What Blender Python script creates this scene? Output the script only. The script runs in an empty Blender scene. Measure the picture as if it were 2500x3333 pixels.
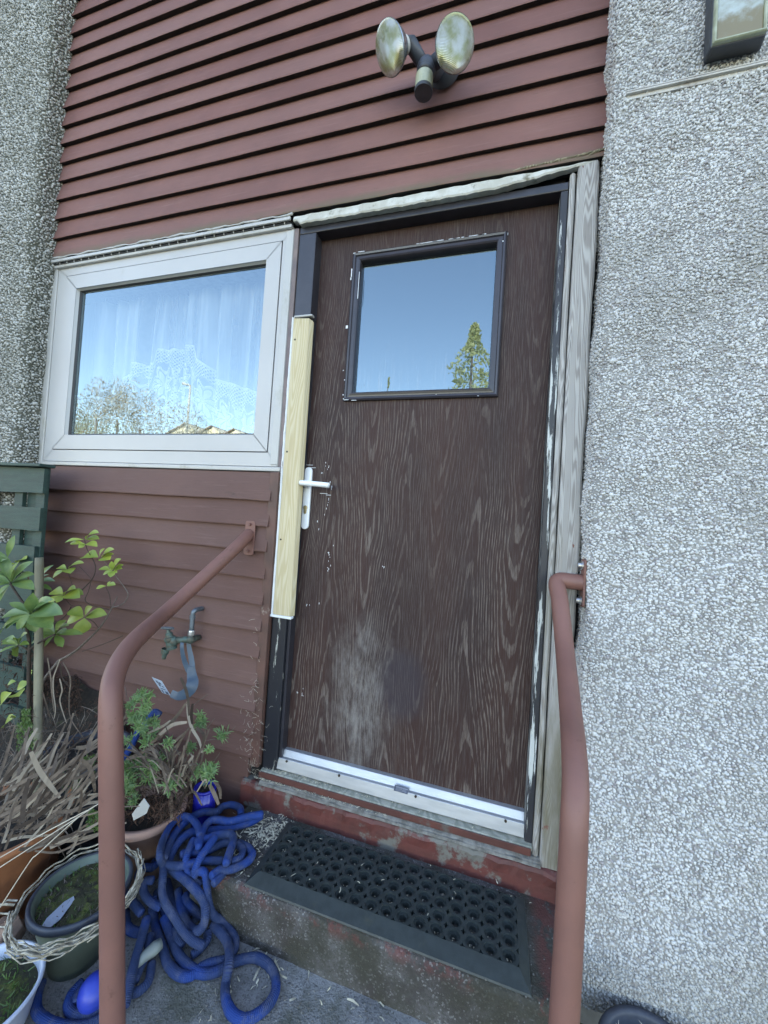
import bpy, math, random
import numpy as np
from mathutils import Vector, Matrix, Quaternion
random.seed(7); rng = np.random.default_rng(7)
R_ = math.radians
scene = bpy.context.scene
C = scene.collection

# ------------------------------------------------------------------ camera
CAM = np.array([0.7267, -1.2581, 0.8950])
YAW, PITCH, ROLL, FPX = -.2897, .0216, -.0651, 1250.0
def cam_axes():
    cy, sy = math.cos(YAW), math.sin(YAW); cp, sp = math.cos(PITCH), math.sin(PITCH)
    f = np.array([sy*cp, cy*cp, sp]); r = np.array([cy, -sy, 0.]); d = np.cross(f, r)
    cr, sr = math.cos(ROLL), math.sin(ROLL)
    return r*cr+d*sr, -r*sr+d*cr, f
AX = cam_axes()
cd = bpy.data.cameras.new('camera'); cam = bpy.data.objects.new('camera', cd); C.objects.link(cam)
cam.matrix_world = Matrix(((AX[0][0], -AX[1][0], -AX[2][0], CAM[0]), (AX[0][1], -AX[1][1], -AX[2][1], CAM[1]),
                           (AX[0][2], -AX[1][2], -AX[2][2], CAM[2]), (0, 0, 0, 1)))
cd.sensor_fit = 'VERTICAL'; cd.sensor_height = 24.0; cd.lens = FPX/3333*24.0
cd.clip_start = .02; cd.clip_end = 600
scene.camera = cam

# ------------------------------------------------------------------ light
SUN_EL, SUN_AZ = R_(31), R_(12)          # sun stands behind the house; azimuth measured from +Y towards +X
w = bpy.data.worlds.new('World'); scene.world = w; w.use_nodes = True
nt = w.node_tree; bg = nt.nodes['Background']
sky = nt.nodes.new('ShaderNodeTexSky'); sky.sky_type = 'NISHITA'; sky.sun_disc = False
sky.sun_elevation = SUN_EL; sky.sun_rotation = SUN_AZ
sky.air_density = 1.0; sky.dust_density = .35; sky.ozone_density = 1.6
nt.links.new(sky.outputs[0], bg.inputs[0]); bg.inputs[1].default_value = 0.15
sl = bpy.data.lights.new('sun', 'SUN'); sl.energy = 3.5; sl.angle = R_(.5); sl.color = (1, .93, .82)
so = bpy.data.objects.new('sun', sl); C.objects.link(so)
sd = Vector((math.sin(SUN_AZ)*math.cos(SUN_EL), math.cos(SUN_AZ)*math.cos(SUN_EL), math.sin(SUN_EL)))
so.rotation_euler = sd.to_track_quat('Z', 'Y').to_euler()
vs = scene.view_settings
vs.view_transform = 'Standard'; vs.look = 'None'; vs.gamma = 1.0; vs.exposure = 2.62
try:
    vs.use_curve_mapping = False
    vs.use_white_balance = True; vs.white_balance_temperature = 7650; vs.white_balance_tint = 14
except Exception: pass
scene.cycles.use_denoising = True
scene.cycles.max_bounces = 8; scene.cycles.transparent_max_bounces = 16

# ------------------------------------------------------------------ helpers
def ray(u, v):
    return AX[0]*(u-1250)/FPX + AX[1]*(v-1666.5)/FPX + AX[2]
def atY(u, v, y=0.):
    d = ray(u, v); return CAM + d*(y-CAM[1])/d[1]
def atZ(u, v, z):
    d = ray(u, v); return CAM + d*(z-CAM[2])/d[2]
def atD(u, v, dist):
    return CAM + ray(u, v)*dist

def mesh_np(name, verts, faces, smooth=False):
    me = bpy.data.meshes.new(name)
    me.from_pydata([tuple(map(float, p)) for p in verts], [], faces)
    if smooth: me.polygons.foreach_set('use_smooth', [True]*len(me.polygons))
    me.update(); return me
def mesh_fast(name, V, F, smooth=False):
    """V (n,3) array, F (m,k) array of equal-size faces"""
    me = bpy.data.meshes.new(name); k = F.shape[1]
    me.vertices.add(len(V)); me.vertices.foreach_set('co', np.asarray(V, np.float32).ravel())
    me.loops.add(F.size); me.loops.foreach_set('vertex_index', F.ravel().astype(np.int32))
    me.polygons.add(len(F)); me.polygons.foreach_set('loop_start', np.arange(0, F.size, k, dtype=np.int32))
    me.polygons.foreach_set('loop_total', np.full(len(F), k, dtype=np.int32))
    if smooth: me.polygons.foreach_set('use_smooth', np.ones(len(F), bool))
    me.update(calc_edges=True); me.validate(); return me

class MB:
    def __init__(s): s.v = []; s.f = []
    def add(s, V, F):
        n = len(s.v); s.v += [tuple(p) for p in V]; s.f += [tuple(i+n for i in f) for f in F]; return s
    def box(s, x0, x1, y0, y1, z0, z1):
        return s.add([(x0,y0,z0),(x1,y0,z0),(x1,y1,z0),(x0,y1,z0),(x0,y0,z1),(x1,y0,z1),(x1,y1,z1),(x0,y1,z1)],
                     [(0,3,2,1),(4,5,6,7),(0,1,5,4),(1,2,6,5),(2,3,7,6),(3,0,4,7)])
    def tube(s, pts, r, n=12, cap=True):
        pts = [Vector(p) for p in pts]; m = len(pts)
        rr = r if hasattr(r, '__len__') else [r]*m
        t = [(pts[min(i+1, m-1)]-pts[max(i-1, 0)]).normalized() for i in range(m)]
        u = t[0].orthogonal().normalized(); V = []; F = []
        for i in range(m):
            if i: u = (t[i-1].rotation_difference(t[i]) @ u)
            u = (u - t[i]*u.dot(t[i])).normalized(); b = t[i].cross(u)
            for k in range(n):
                a = 2*math.pi*k/n; V.append(pts[i]+(u*math.cos(a)+b*math.sin(a))*rr[i])
        for i in range(m-1):
            for k in range(n): F.append((i*n+k, i*n+(k+1)%n, (i+1)*n+(k+1)%n, (i+1)*n+k))
        if cap: F.append(tuple(reversed(range(n)))); F.append(tuple((m-1)*n+k for k in range(n)))
        return s.add(V, F)
    def lathe(s, prof, c=(0,0,0), axis=(0,0,1), n=32, cap0=False, cap1=False):
        ax = Vector(axis).normalized(); u = ax.orthogonal().normalized(); b = ax.cross(u); c = Vector(c); V = []; F = []
        for (r, h) in prof:
            for k in range(n):
                a = 2*math.pi*k/n; V.append(c+ax*h+(u*math.cos(a)+b*math.sin(a))*r)
        for i in range(len(prof)-1):
            for k in range(n): F.append((i*n+k, i*n+(k+1)%n, (i+1)*n+(k+1)%n, (i+1)*n+k))
        if cap0: F.append(tuple(reversed(range(n))))
        if cap1: F.append(tuple((len(prof)-1)*n+k for k in range(n)))
        return s.add(V, F)
    def ball(s, c, r, n=12, m=8, sc=(1,1,1)):
        V = []; F = []
        for i in range(m+1):
            t = math.pi*i/m
            for k in range(n):
                a = 2*math.pi*k/n
                V.append((c[0]+r*sc[0]*math.sin(t)*math.cos(a), c[1]+r*sc[1]*math.sin(t)*math.sin(a), c[2]+r*sc[2]*math.cos(t)))
        for i in range(m):
            for k in range(n): F.append((i*n+k, (i+1)*n+k, (i+1)*n+(k+1)%n, i*n+(k+1)%n))
        return s.add(V, F)
    def ribbon(s, pts, sides, wd):
        """flat strip with two-sided thickness 1 mm; sides: list of side vectors; wd list"""
        V = []; F = []
        for p, q, ww in zip(pts, sides, wd):
            p = Vector(p); q = Vector(q).normalized(); V += [p-q*ww, p+q*ww]
        for i in range(len(pts)-1): F.append((2*i, 2*i+1, 2*i+3, 2*i+2))
        return s.add(V, F)
    def quadbox(s, P, Q):
        """hexahedron from bottom quad P and top quad Q"""
        return s.add(list(P)+list(Q), [(0,3,2,1),(4,5,6,7),(0,1,5,4),(1,2,6,5),(2,3,7,6),(3,0,4,7)])
    def build(s, name, m, parent=None, smooth=False, bevel=0, seg=2, solid=0, sub=0):
        me = mesh_np(name, s.v, s.f, smooth); return link(name, me, m, parent, bevel, seg, solid, sub)

def link(name, me, m, parent=None, bevel=0, seg=2, solid=0, sub=0):
    o = bpy.data.objects.new(name, me); C.objects.link(o)
    if m is not None: me.materials.append(m)
    if parent is not None:
        o.parent = parent
        if parent.type == 'EMPTY': o.location = -Vector(parent.location)
    if solid:
        q = o.modifiers.new('thickness', 'SOLIDIFY'); q.thickness = solid; q.offset = 0
    if bevel:
        q = o.modifiers.new('bevel', 'BEVEL'); q.width = bevel; q.segments = seg; q.limit_method = 'ANGLE'
    if sub:
        q = o.modifiers.new('subdiv', 'SUBSURF'); q.levels = sub; q.render_levels = sub
    return o
def tag(o, label=None, cat=None, group=None, kind=None):
    if label: o['label'] = label
    if cat: o['category'] = cat
    if group: o['group'] = group
    if kind: o['kind'] = kind
    return o
def thing(name, loc, label, cat, group=None):
    o = bpy.data.objects.new(name, None); o.empty_display_size = .05; o.location = loc; C.objects.link(o)
    return tag(o, label, cat, group)
def smooth_path(pts, n=6, closed=False):
    P = [np.array(p, float) for p in pts]; out = []
    m = len(P)
    for i in range(m-1):
        p0 = P[max(i-1, 0)]; p1 = P[i]; p2 = P[i+1]; p3 = P[min(i+2, m-1)]
        for k in range(n):
            t = k/n
            out.append(.5*((2*p1)+(-p0+p2)*t+(2*p0-5*p1+4*p2-p3)*t*t+(-p0+3*p1-3*p2+p3)*t**3))
    out.append(P[-1]); return out

# ------------------------------------------------------------------ materials
class N:
    def __init__(s, name):
        s.m = bpy.data.materials.new(name); s.m.use_nodes = True; s.t = s.m.node_tree
        s.b = s.t.nodes['Principled BSDF']; s.out = s.t.nodes['Material Output']
        s.tc = s.t.nodes.new('ShaderNodeTexCoord'); s.oc = s.tc.outputs['Object']
    def n(s, typ, ins=None, **kw):
        q = s.t.nodes.new(typ)
        for k, v in kw.items(): setattr(q, k, v)
        for k, v in (ins or {}).items(): s.put(q.inputs[k], v)
        return q
    def put(s, sock, v):
        if isinstance(v, bpy.types.NodeSocket): s.t.links.new(v, sock)
        elif isinstance(v, tuple) and len(v) == 3 and sock.type == 'RGBA': sock.default_value = (*v, 1)
        else: sock.default_value = v
    def vec(s, sc, loc=(0,0,0), src=None):
        q = s.n('ShaderNodeMapping', {'Vector': src or s.oc}); q.inputs['Scale'].default_value = sc
        q.inputs['Location'].default_value = loc; return q.outputs[0]
    def noise(s, scale, detail=4, rough=.55, vec=None, dist=0):
        return s.n('ShaderNodeTexNoise', {'Vector': vec or s.oc, 'Scale': scale, 'Detail': detail, 'Roughness': rough, 'Distortion': dist}).outputs['Fac']
    def vor(s, scale, vec=None, feat='F1', out='Distance'):
        return s.n('ShaderNodeTexVoronoi', {'Vector': vec or s.oc, 'Scale': scale}, feature=feat).outputs[out]
    def ramp(s, fac, a, b, inv=False):
        q = s.n('ShaderNodeMapRange', {'Value': fac, 'From Min': a, 'From Max': b, 'To Min': 1. if inv else 0., 'To Max': 0. if inv else 1.})
        q.interpolation_type = 'SMOOTHSTEP'; return q.outputs[0]
    def mix(s, f, a, b, mode='MIX'):
        q = s.n('ShaderNodeMix', data_type='RGBA', blend_type=mode)
        s.put(q.inputs[0], f); s.put(q.inputs[6], a); s.put(q.inputs[7], b); return q.outputs[2]
    def math(s, op, a, b=0., c=0., clamp=False):
        q = s.n('ShaderNodeMath', operation=op, use_clamp=clamp)
        s.put(q.inputs[0], a); s.put(q.inputs[1], b); s.put(q.inputs[2], c); return q.outputs[0]
    def sep(s, v=None):
        return s.n('ShaderNodeSeparateXYZ', {0: v or s.oc}).outputs
    def bump(s, h, st=.3, dist=.002, nrm=None):
        q = s.n('ShaderNodeBump', {'Height': h, 'Strength': st, 'Distance': dist})
        if nrm: s.put(q.inputs['Normal'], nrm)
        return q.outputs[0]
    def done(s, col=None, rough=.6, nrm=None, metal=0., spec=.5, **kw):
        if col is not None: s.put(s.b.inputs['Base Color'], col)
        s.put(s.b.inputs['Roughness'], rough); s.put(s.b.inputs['Metallic'], metal)
        s.put(s.b.inputs['Specular IOR Level'], spec)
        if nrm is not None: s.put(s.b.inputs['Normal'], nrm)
        for k, v in kw.items(): s.put(s.b.inputs[k], v)
        return s.m

def simple(name, c1, c2=None, scale=20, rough=.6, bump=.15, bscale=200, metal=0., spec=.5, stretch=(1,1,1), dirt=None, dthr=(.58,.7), dscale=9):
    k = N(name); v = k.vec(stretch)
    c2 = c2 or tuple(x*.75 for x in c1)
    col = k.mix(k.ramp(k.noise(scale, 5, .6, v), .35, .65), c1, c2)
    if dirt: col = k.mix(k.ramp(k.noise(dscale, 8, .7, v), *dthr), col, dirt)
    nb = k.bump(k.noise(bscale, 4, .6, v), bump, .002)
    return k.done(col, rough, nb, metal, spec)

def m_cladding(name, c1, c2, pale, dirt):
    k = N(name); g = k.vec((1.2, 1, 22)); g2 = k.vec((3, 1, 160))
    rnd = k.n('ShaderNodeObjectInfo').outputs['Random']
    col = k.mix(k.ramp(k.noise(2.2, 5, .6), .3, .7), c1, c2)
    col = k.mix(k.math('MULTIPLY', rnd, .35), col, pale)
    col = k.mix(k.math('MULTIPLY', k.ramp(k.noise(3.5, 6, .7, g), .52, .75), .5), col, pale)
    col = k.mix(k.math('MULTIPLY', k.ramp(k.noise(6, 8, .75, g2), .50, .72), .75), col, dirt)
    z = k.sep()[2]
    pe = k.math('MULTIPLY', k.ramp(k.noise(7, 10, .8, k.vec((1, 1, 5))), .6, .72), .75)
    col = k.mix(pe, col, dirt)
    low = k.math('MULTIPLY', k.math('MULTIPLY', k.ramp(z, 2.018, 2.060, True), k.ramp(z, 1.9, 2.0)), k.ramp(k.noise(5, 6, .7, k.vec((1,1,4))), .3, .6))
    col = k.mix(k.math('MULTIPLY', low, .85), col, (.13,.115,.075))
    sp = k.ramp(k.vor(16, k.vec((1, 1, 1.6))), .0, .05, True); sp = k.math('MULTIPLY', sp, k.ramp(k.noise(5, 2), .55, .6))
    col = k.mix(sp, col, (.03, .02, .018))
    hb = k.math('ADD', k.noise(5, 6, .7, g2), k.math('MULTIPLY', k.noise(60, 4), .5))
    return k.done(col, k.math('ADD', .58, k.math('MULTIPLY', k.noise(8), .25)), k.bump(hb, .4, .002), spec=.22)

M = {}
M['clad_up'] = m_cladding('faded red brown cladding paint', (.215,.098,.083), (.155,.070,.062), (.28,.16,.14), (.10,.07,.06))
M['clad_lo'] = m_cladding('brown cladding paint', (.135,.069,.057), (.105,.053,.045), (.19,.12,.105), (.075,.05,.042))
M['under'] = simple('board underside painted shade dark', (.030,.022,.018), (.018,.014,.011), 30, .9)  # near black colour stands in for the shade beneath each board lap
M['batten'] = simple('brown corner batten paint', (.13,.062,.048), (.09,.048,.038), 8, .6, .3, 120, dirt=(.3,.24,.2), dthr=(.62,.72), dscale=14)
M['greybrown'] = simple('grey brown sealant', (.2,.15,.14), (.14,.11,.11), 10, .7)
def m_white(name, c, dirtc=(.35,.33,.28), thr=(.6,.8)):
    k = N(name); col = k.mix(k.ramp(k.noise(3, 4), .3, .7), c, tuple(x*.93 for x in c))
    st = k.ramp(k.noise(9, 8, .75, k.vec((1,1,.5))), *thr)
    col = k.mix(k.math('MULTIPLY', st, .7), col, dirtc)
    return k.done(col, .38, k.bump(k.noise(90), .05, .001), spec=.45)
M['upvc'] = m_white('white plastic frame', (.46,.45,.44))
M['whitestrip'] = m_white('weathered white trim', (.46,.45,.43), (.3,.28,.22), (.5,.68))
M['white_paint'] = simple('white gloss paint', (.78,.8,.82), (.68,.7,.72), 14, .35, .3, 60)
M['gasket'] = simple('black rubber gasket', (.02,.02,.022), rough=.5)
M['darkgap'] = simple('dark gap', (.012,.01,.01), rough=.9)
M['handle'] = simple('white powder coated metal', (.78,.8,.82), (.74,.76,.78), 5, .3, .03)
M['brass'] = simple('worn brass', (.6,.5,.3), rough=.35, metal=.9)
M['steel'] = simple('zinc plated steel', (.62,.64,.66), (.45,.45,.46), 30, .35, .1, metal=.9)
M['alu'] = simple('brushed aluminium', (.44,.46,.49), (.36,.38,.41), 6, .38, .1, 150, metal=.55, stretch=(1,6,6), dirt=(.3,.28,.24), dthr=(.66,.8), dscale=16)

def m_door():
    k = N('dark brown woodgrain door skin'); x, y, z = k.sep()
    n1 = k.math('SUBTRACT', k.noise(1.0, 3, .5, k.vec((3.2, 0, .9))), .5); n2 = k.noise(1.0, 1, .5, k.vec((2.1, 0, .8), (5,0,2)))
    n3 = k.math('SUBTRACT', k.noise(1.0, 4, .6, k.vec((16, 0, 2.6), (1,0,7))), .5)
    ph = k.math('ADD', k.math('MULTIPLY', k.math('ADD', x, k.math('MULTIPLY', n1, .16)), 24.5), -.55)
    amp = k.math('MULTIPLY', k.math('ADD', .45, k.math('MULTIPLY', n2, 1.0)), 6.4)
    h = k.math('ADD', k.math('MULTIPLY', z, 6.0), k.math('MULTIPLY', amp, k.math('COSINE', ph)))
    h = k.math('ADD', h, k.math('MULTIPLY', n3, 2.0))
    fr = k.math('FRACT', h); tri = k.math('ABSOLUTE', k.math('SUBTRACT', fr, .5))
    wdt = k.math('ADD', -.02, k.math('MULTIPLY', k.noise(1, 3, .5, k.vec((14, 0, 3))), .36))
    line = k.ramp(k.math('SUBTRACT', tri, wdt), -.05, .05, True)
    brk = k.ramp(k.noise(1, 6, .75, k.vec((150, 1, 9))), .40, .60)
    line = k.math('MULTIPLY', line, brk)
    worn = k.ramp(k.noise(1, 4, .6, k.vec((3, 1, 1.3), (2,0,5))), .25, .7)
    base = k.mix(k.ramp(k.noise(1, 3, .5, k.vec((5, 1, 1))), .3, .7), (.046,.020,.016), (.030,.015,.014))
    fine = k.noise(1, 4, .7, k.vec((330, 1, 11)))
    base = k.mix(k.math('MULTIPLY', k.ramp(fine, .45, .68), .7), base, (.080,.063,.057))
    top = k.ramp(z, .9, 1.95)
    la = k.math('MULTIPLY', k.math('MULTIPLY', line, k.math('ADD', .12, k.math('MULTIPLY', worn, .9))), k.math('SUBTRACT', 1., k.math('MULTIPLY', top, .62)))
    col = k.mix(la, base, (.155,.125,.108))
    # pale scuffed patch low on the left and the darker violet smear next to it
    def blob(cx, cz, rx, rz, a, b, sc=6, am=.5):
        dx = k.math('DIVIDE', k.math('SUBTRACT', x, cx), rx); dz = k.math('DIVIDE', k.math('SUBTRACT', z, cz), rz)
        d = k.math('SQRT', k.math('ADD', k.math('MULTIPLY', dx, dx), k.math('MULTIPLY', dz, dz)))
        d = k.math('ADD', d, k.math('MULTIPLY', k.math('SUBTRACT', k.noise(sc, 6, .7), .5), am*2))
        return k.ramp(d, a, b, True)
    pb = blob(.30, .25, .125, .30, .25, 1.25, 9, .7)
    pn = k.ramp(k.noise(1, 8, .75, k.vec((30, 1, 9))), .30, .74)
    col = k.mix(k.math('MULTIPLY', pb, k.math('MULTIPLY', pn, .72)), col, (.27,.25,.235))
    vb = blob(.44, .33, .09, .14, .5, 1.2, 5, .35)
    col = k.mix(k.math('MULTIPLY', vb, .55), col, (.035,.03,.04))
    nb = k.bump(k.math('ADD', line, k.math('MULTIPLY', fine, .5)), .35, .001)
    return k.done(col, k.math('ADD', .52, k.math('MULTIPLY', fine, .25)), nb, spec=.28)
M['door'] = m_door()
M['dframe'] = simple('black brown frame paint', (.035,.033,.04), (.025,.024,.03), 12, .33, .1, 120)
def m_peel(name, base, under, thr, sx=1):
    k = N(name); v = k.vec((22*sx, 22*sx, 2.2)); f = k.ramp(k.noise(1.6, 8, .7, v), *thr)
    col = k.mix(f, base, under); return k.done(col, .45, k.bump(f, .4, .001), spec=.4)
M['dframe_peel'] = m_peel('flaking black frame paint', (.016,.017,.022), (.45,.45,.4), (.575,.60))
M['dframe_peel2'] = m_peel('flaking black and white frame paint', (.03,.03,.035), (.5,.52,.5), (.535,.555), 1.5)

def m_wood(name, c1, c2, dark, ring=60, peel=None, green=None):
    k = N(name); x, y, z = k.sep()
    warp = k.math('MULTIPLY', k.math('SUBTRACT', k.noise(1, 2, .5, k.vec((12, 12, .9))), .5), .35)
    h = k.math('MULTIPLY', k.math('ADD', k.math('ADD', x, k.math('MULTIPLY', y, .6)), warp), ring)
    tri = k.math('ABSOLUTE', k.math('SUBTRACT', k.math('FRACT', h), .5))
    col = k.mix(k.ramp(tri, .08, .42), c1, c2)
    col = k.mix(k.math('MULTIPLY', k.ramp(k.noise(1, 6, .7, k.vec((220, 220, 7))), .55, .75), .8), col, dark)
    if green:
        gz = k.ramp(z, -.1, 1.3, True)
        col = k.mix(k.math('MULTIPLY', gz, k.ramp(k.noise(1, 5, .6, k.vec((14, 14, 2.5))), .35, .65)), col, green)
    if peel:
        col = k.mix(k.ramp(k.noise(1, 6, .65, k.vec((20, 20, 8))), .655, .69), col, peel)
    # knots
    kn = k.ramp(k.vor(1, k.vec((9, 0, 2.4))), .02, .075, True)
    col = k.mix(k.math('MULTIPLY', kn, .8), col, dark)
    hb = k.math('ADD', tri, k.noise(1, 5, .7, k.vec((300, 300, 9))))
    return k.done(col, .75, k.bump(hb, .5, .0015), spec=.2)
M['grey_wood'] = m_wood('silvery weathered timber', (.47,.455,.435), (.30,.28,.265), (.12,.095,.08), 150, (.20,.085,.065), (.17,.15,.10))
M['pine'] = m_wood('fresh pine timber', (.58,.50,.34), (.50,.41,.25), (.40,.30,.17), 70)
M['sillwood'] = m_wood('weathered sill timber', (.34,.34,.29), (.24,.25,.21), (.1,.1,.08), 20)
M['rotwood'] = m_wood('rotten timber edge', (.3,.26,.18), (.18,.15,.1), (.05,.04,.03), 60)
M['redpaint'] = simple('flaking oxide red masonry paint', (.115,.030,.025), (.08,.024,.02), 14, .6, .5, 90, dirt=(.13,.125,.11), dthr=(.50,.58), dscale=9)
M['redwood'] = simple('red painted sill front', (.11,.036,.028), (.08,.028,.023), 14, .6, .5, 90, dirt=(.1,.09,.08), dthr=(.6,.72))
M['greymortar'] = simple('rough grey mortar', (.21,.205,.19), (.11,.105,.095), 40, .9, .9, 160)
M['rail'] = simple('brown painted steel tube', (.205,.092,.072), (.175,.08,.064), 7, .55, .12, 260, dirt=(.10,.045,.03), dthr=(.60,.72), dscale=22)

def m_concrete(name, c1, c2, moss, red=0., mthr=(.45,.62)):
    k = N(name); x, y, z = k.sep()
    col = k.mix(k.ramp(k.noise(7, 6, .7), .35, .65), c1, c2)
    ag = k.vor(260, None, 'F1', 'Color'); agv = k.n('ShaderNodeSeparateColor', {0: ag}).outputs[0]
    col = k.mix(k.math('MULTIPLY', k.ramp(agv, .80, 1.), .45), col, (.33,.33,.32))
    col = k.mix(k.math('MULTIPLY', k.ramp(agv, .0, .22, True), .6), col, (.05,.048,.045))
    col = k.mix(k.math('MULTIPLY', k.ramp(k.noise(5, 8, .7), *mthr), .8), col, moss)
    sp = k.ramp(k.vor(120), .0, .12, True); sp = k.math('MULTIPLY', sp, k.ramp(k.noise(18, 3), .5, .56))
    col = k.mix(k.math('MULTIPLY', sp, .6), col, (.36,.36,.34))
    if red:
        rz = k.math('MULTIPLY', k.ramp(z, -.205, -.16), k.ramp(y, -.285, -.27, True))
        rx = k.ramp(x, .86, .9)
        rm = k.math('MAXIMUM', k.math('MULTIPLY', rz, k.ramp(k.noise(12, 6, .7), .52, .62)), k.math('MULTIPLY', rx, k.ramp(k.noise(10, 6, .7), .48, .56)))
        col = k.mix(k.math('MULTIPLY', rm, red), col, (.17,.045,.04))
    hb = k.math('ADD', k.noise(150, 5, .7), k.math('MULTIPLY', k.vor(240), .6))
    return k.done(col, .92, k.bump(hb, .8, .003), spec=.2)
M['ground'] = m_concrete('concrete slab', (.27,.27,.27), (.17,.17,.17), (.085,.088,.065), 0, (.5,.68))
M['step'] = m_concrete('mossy concrete step', (.125,.12,.118), (.055,.048,.046), (.045,.044,.032), .5, (.4,.6))
M['mat'] = simple('black rubber', (.032,.042,.042), (.022,.030,.030), 40, .48, .2, 300, dirt=(.05,.055,.04), dthr=(.58,.75), dscale=14)

def m_pebble(name, cols, dirt, thr, mortar=False):
    k = N(name); t = k.n('ShaderNodeAttribute', attribute_name='tone').outputs['Fac']
    q = k.n('ShaderNodeValToRGB', {0: t}); cr = q.color_ramp; cr.interpolation = 'CONSTANT'
    while len(cr.elements) < len(cols): cr.elements.new(.5)
    for i, c in enumerate(cols): cr.elements[i].position = i/len(cols); cr.elements[i].color = (*c, 1)
    col = q.outputs[0]
    col = k.mix(k.math('MULTIPLY', k.ramp(k.noise(2.2, 9, .75, k.vec((1,1,.8))), *thr), .75), col, dirt)
    zz_ = k.sep()[2]
    col = k.mix(k.math('MULTIPLY', k.ramp(k.math('ADD', zz_, k.math('MULTIPLY', k.noise(5, 5, .7), .5)), -.10, .32, True), .62), col, (.19,.195,.175))
    col = k.mix(k.math('MULTIPLY', k.noise(300, 3), .35), col, tuple(x*.5 for x in cols[0]))
    return k.done(col, .6, None, spec=.35)
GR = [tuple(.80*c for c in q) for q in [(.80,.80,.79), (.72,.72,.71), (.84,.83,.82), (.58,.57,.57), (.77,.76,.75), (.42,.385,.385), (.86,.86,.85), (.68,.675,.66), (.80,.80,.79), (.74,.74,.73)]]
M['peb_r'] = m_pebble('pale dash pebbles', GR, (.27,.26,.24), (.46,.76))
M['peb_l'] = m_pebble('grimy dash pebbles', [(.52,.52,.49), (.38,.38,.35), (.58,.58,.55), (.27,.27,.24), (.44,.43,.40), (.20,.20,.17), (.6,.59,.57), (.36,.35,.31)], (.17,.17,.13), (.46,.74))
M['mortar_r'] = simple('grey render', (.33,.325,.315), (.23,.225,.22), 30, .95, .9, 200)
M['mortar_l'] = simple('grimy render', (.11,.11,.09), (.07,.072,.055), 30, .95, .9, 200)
M['bead'] = simple('pale render bead', (.5,.48,.45), (.34,.32,.3), 14, .7, .4, 90, dirt=(.22,.16,.12), dthr=(.52,.66), dscale=10)
M['wall_far'] = simple('pale house wall', (.66,.60,.47), (.58,.52,.4), 1.5, .9, .1)
M['wall_far2'] = simple('cream house wall', (.72,.66,.52), (.6,.55,.43), 1.5, .9, .1)
M['roof_far'] = simple('far roof tiles', (.30,.22,.17), (.22,.16,.13), 3, .8, .1)
M['interior'] = simple('room wall', (.32,.31,.30), rough=.9)

def m_glass(name, refl, tint=(.86,.9,.9), rough=.0, streak=.0, gcol=(1,1,1)):
    k = N(name); t = k.t; t.nodes.remove(k.b)
    gl = k.n('ShaderNodeBsdfGlossy', {'Color': gcol, 'Roughness': rough})
    tr = k.n('ShaderNodeBsdfTransparent', {'Color': tint})
    fr = k.n('ShaderNodeFresnel', {'IOR': 1.5}).outputs[0]
    fac = k.math('ADD', refl, fr, clamp=True)
    mx = k.n('ShaderNodeMixShader', {0: fac, 1: tr.outputs[0], 2: gl.outputs[0]})
    o = mx.outputs[0]
    if streak:
        df = k.n('ShaderNodeBsdfDiffuse', {'Color': (.6,.62,.64)})
        z = k.sep()[2]
        f = k.math('MULTIPLY', k.ramp(k.noise(1, 4, .7, k.vec((120, 1, 4))), .48, .8), k.ramp(z, 1.34, 1.6, True))
        f = k.math('ADD', k.math('MULTIPLY', f, streak), .015)
        o = k.n('ShaderNodeMixShader', {0: f, 1: o, 2: df.outputs[0]}).outputs[0]
    t.links.new(o, k.out.inputs[0]); return k.m
M['glass'] = m_glass('double glazed pane', .19, gcol=(.74,.93,1.))
M['glass_door'] = m_glass('reflective door pane', .16, gcol=(.70,.92,1.), tint=(.3,.33,.35), rough=.004, streak=.3)
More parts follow.
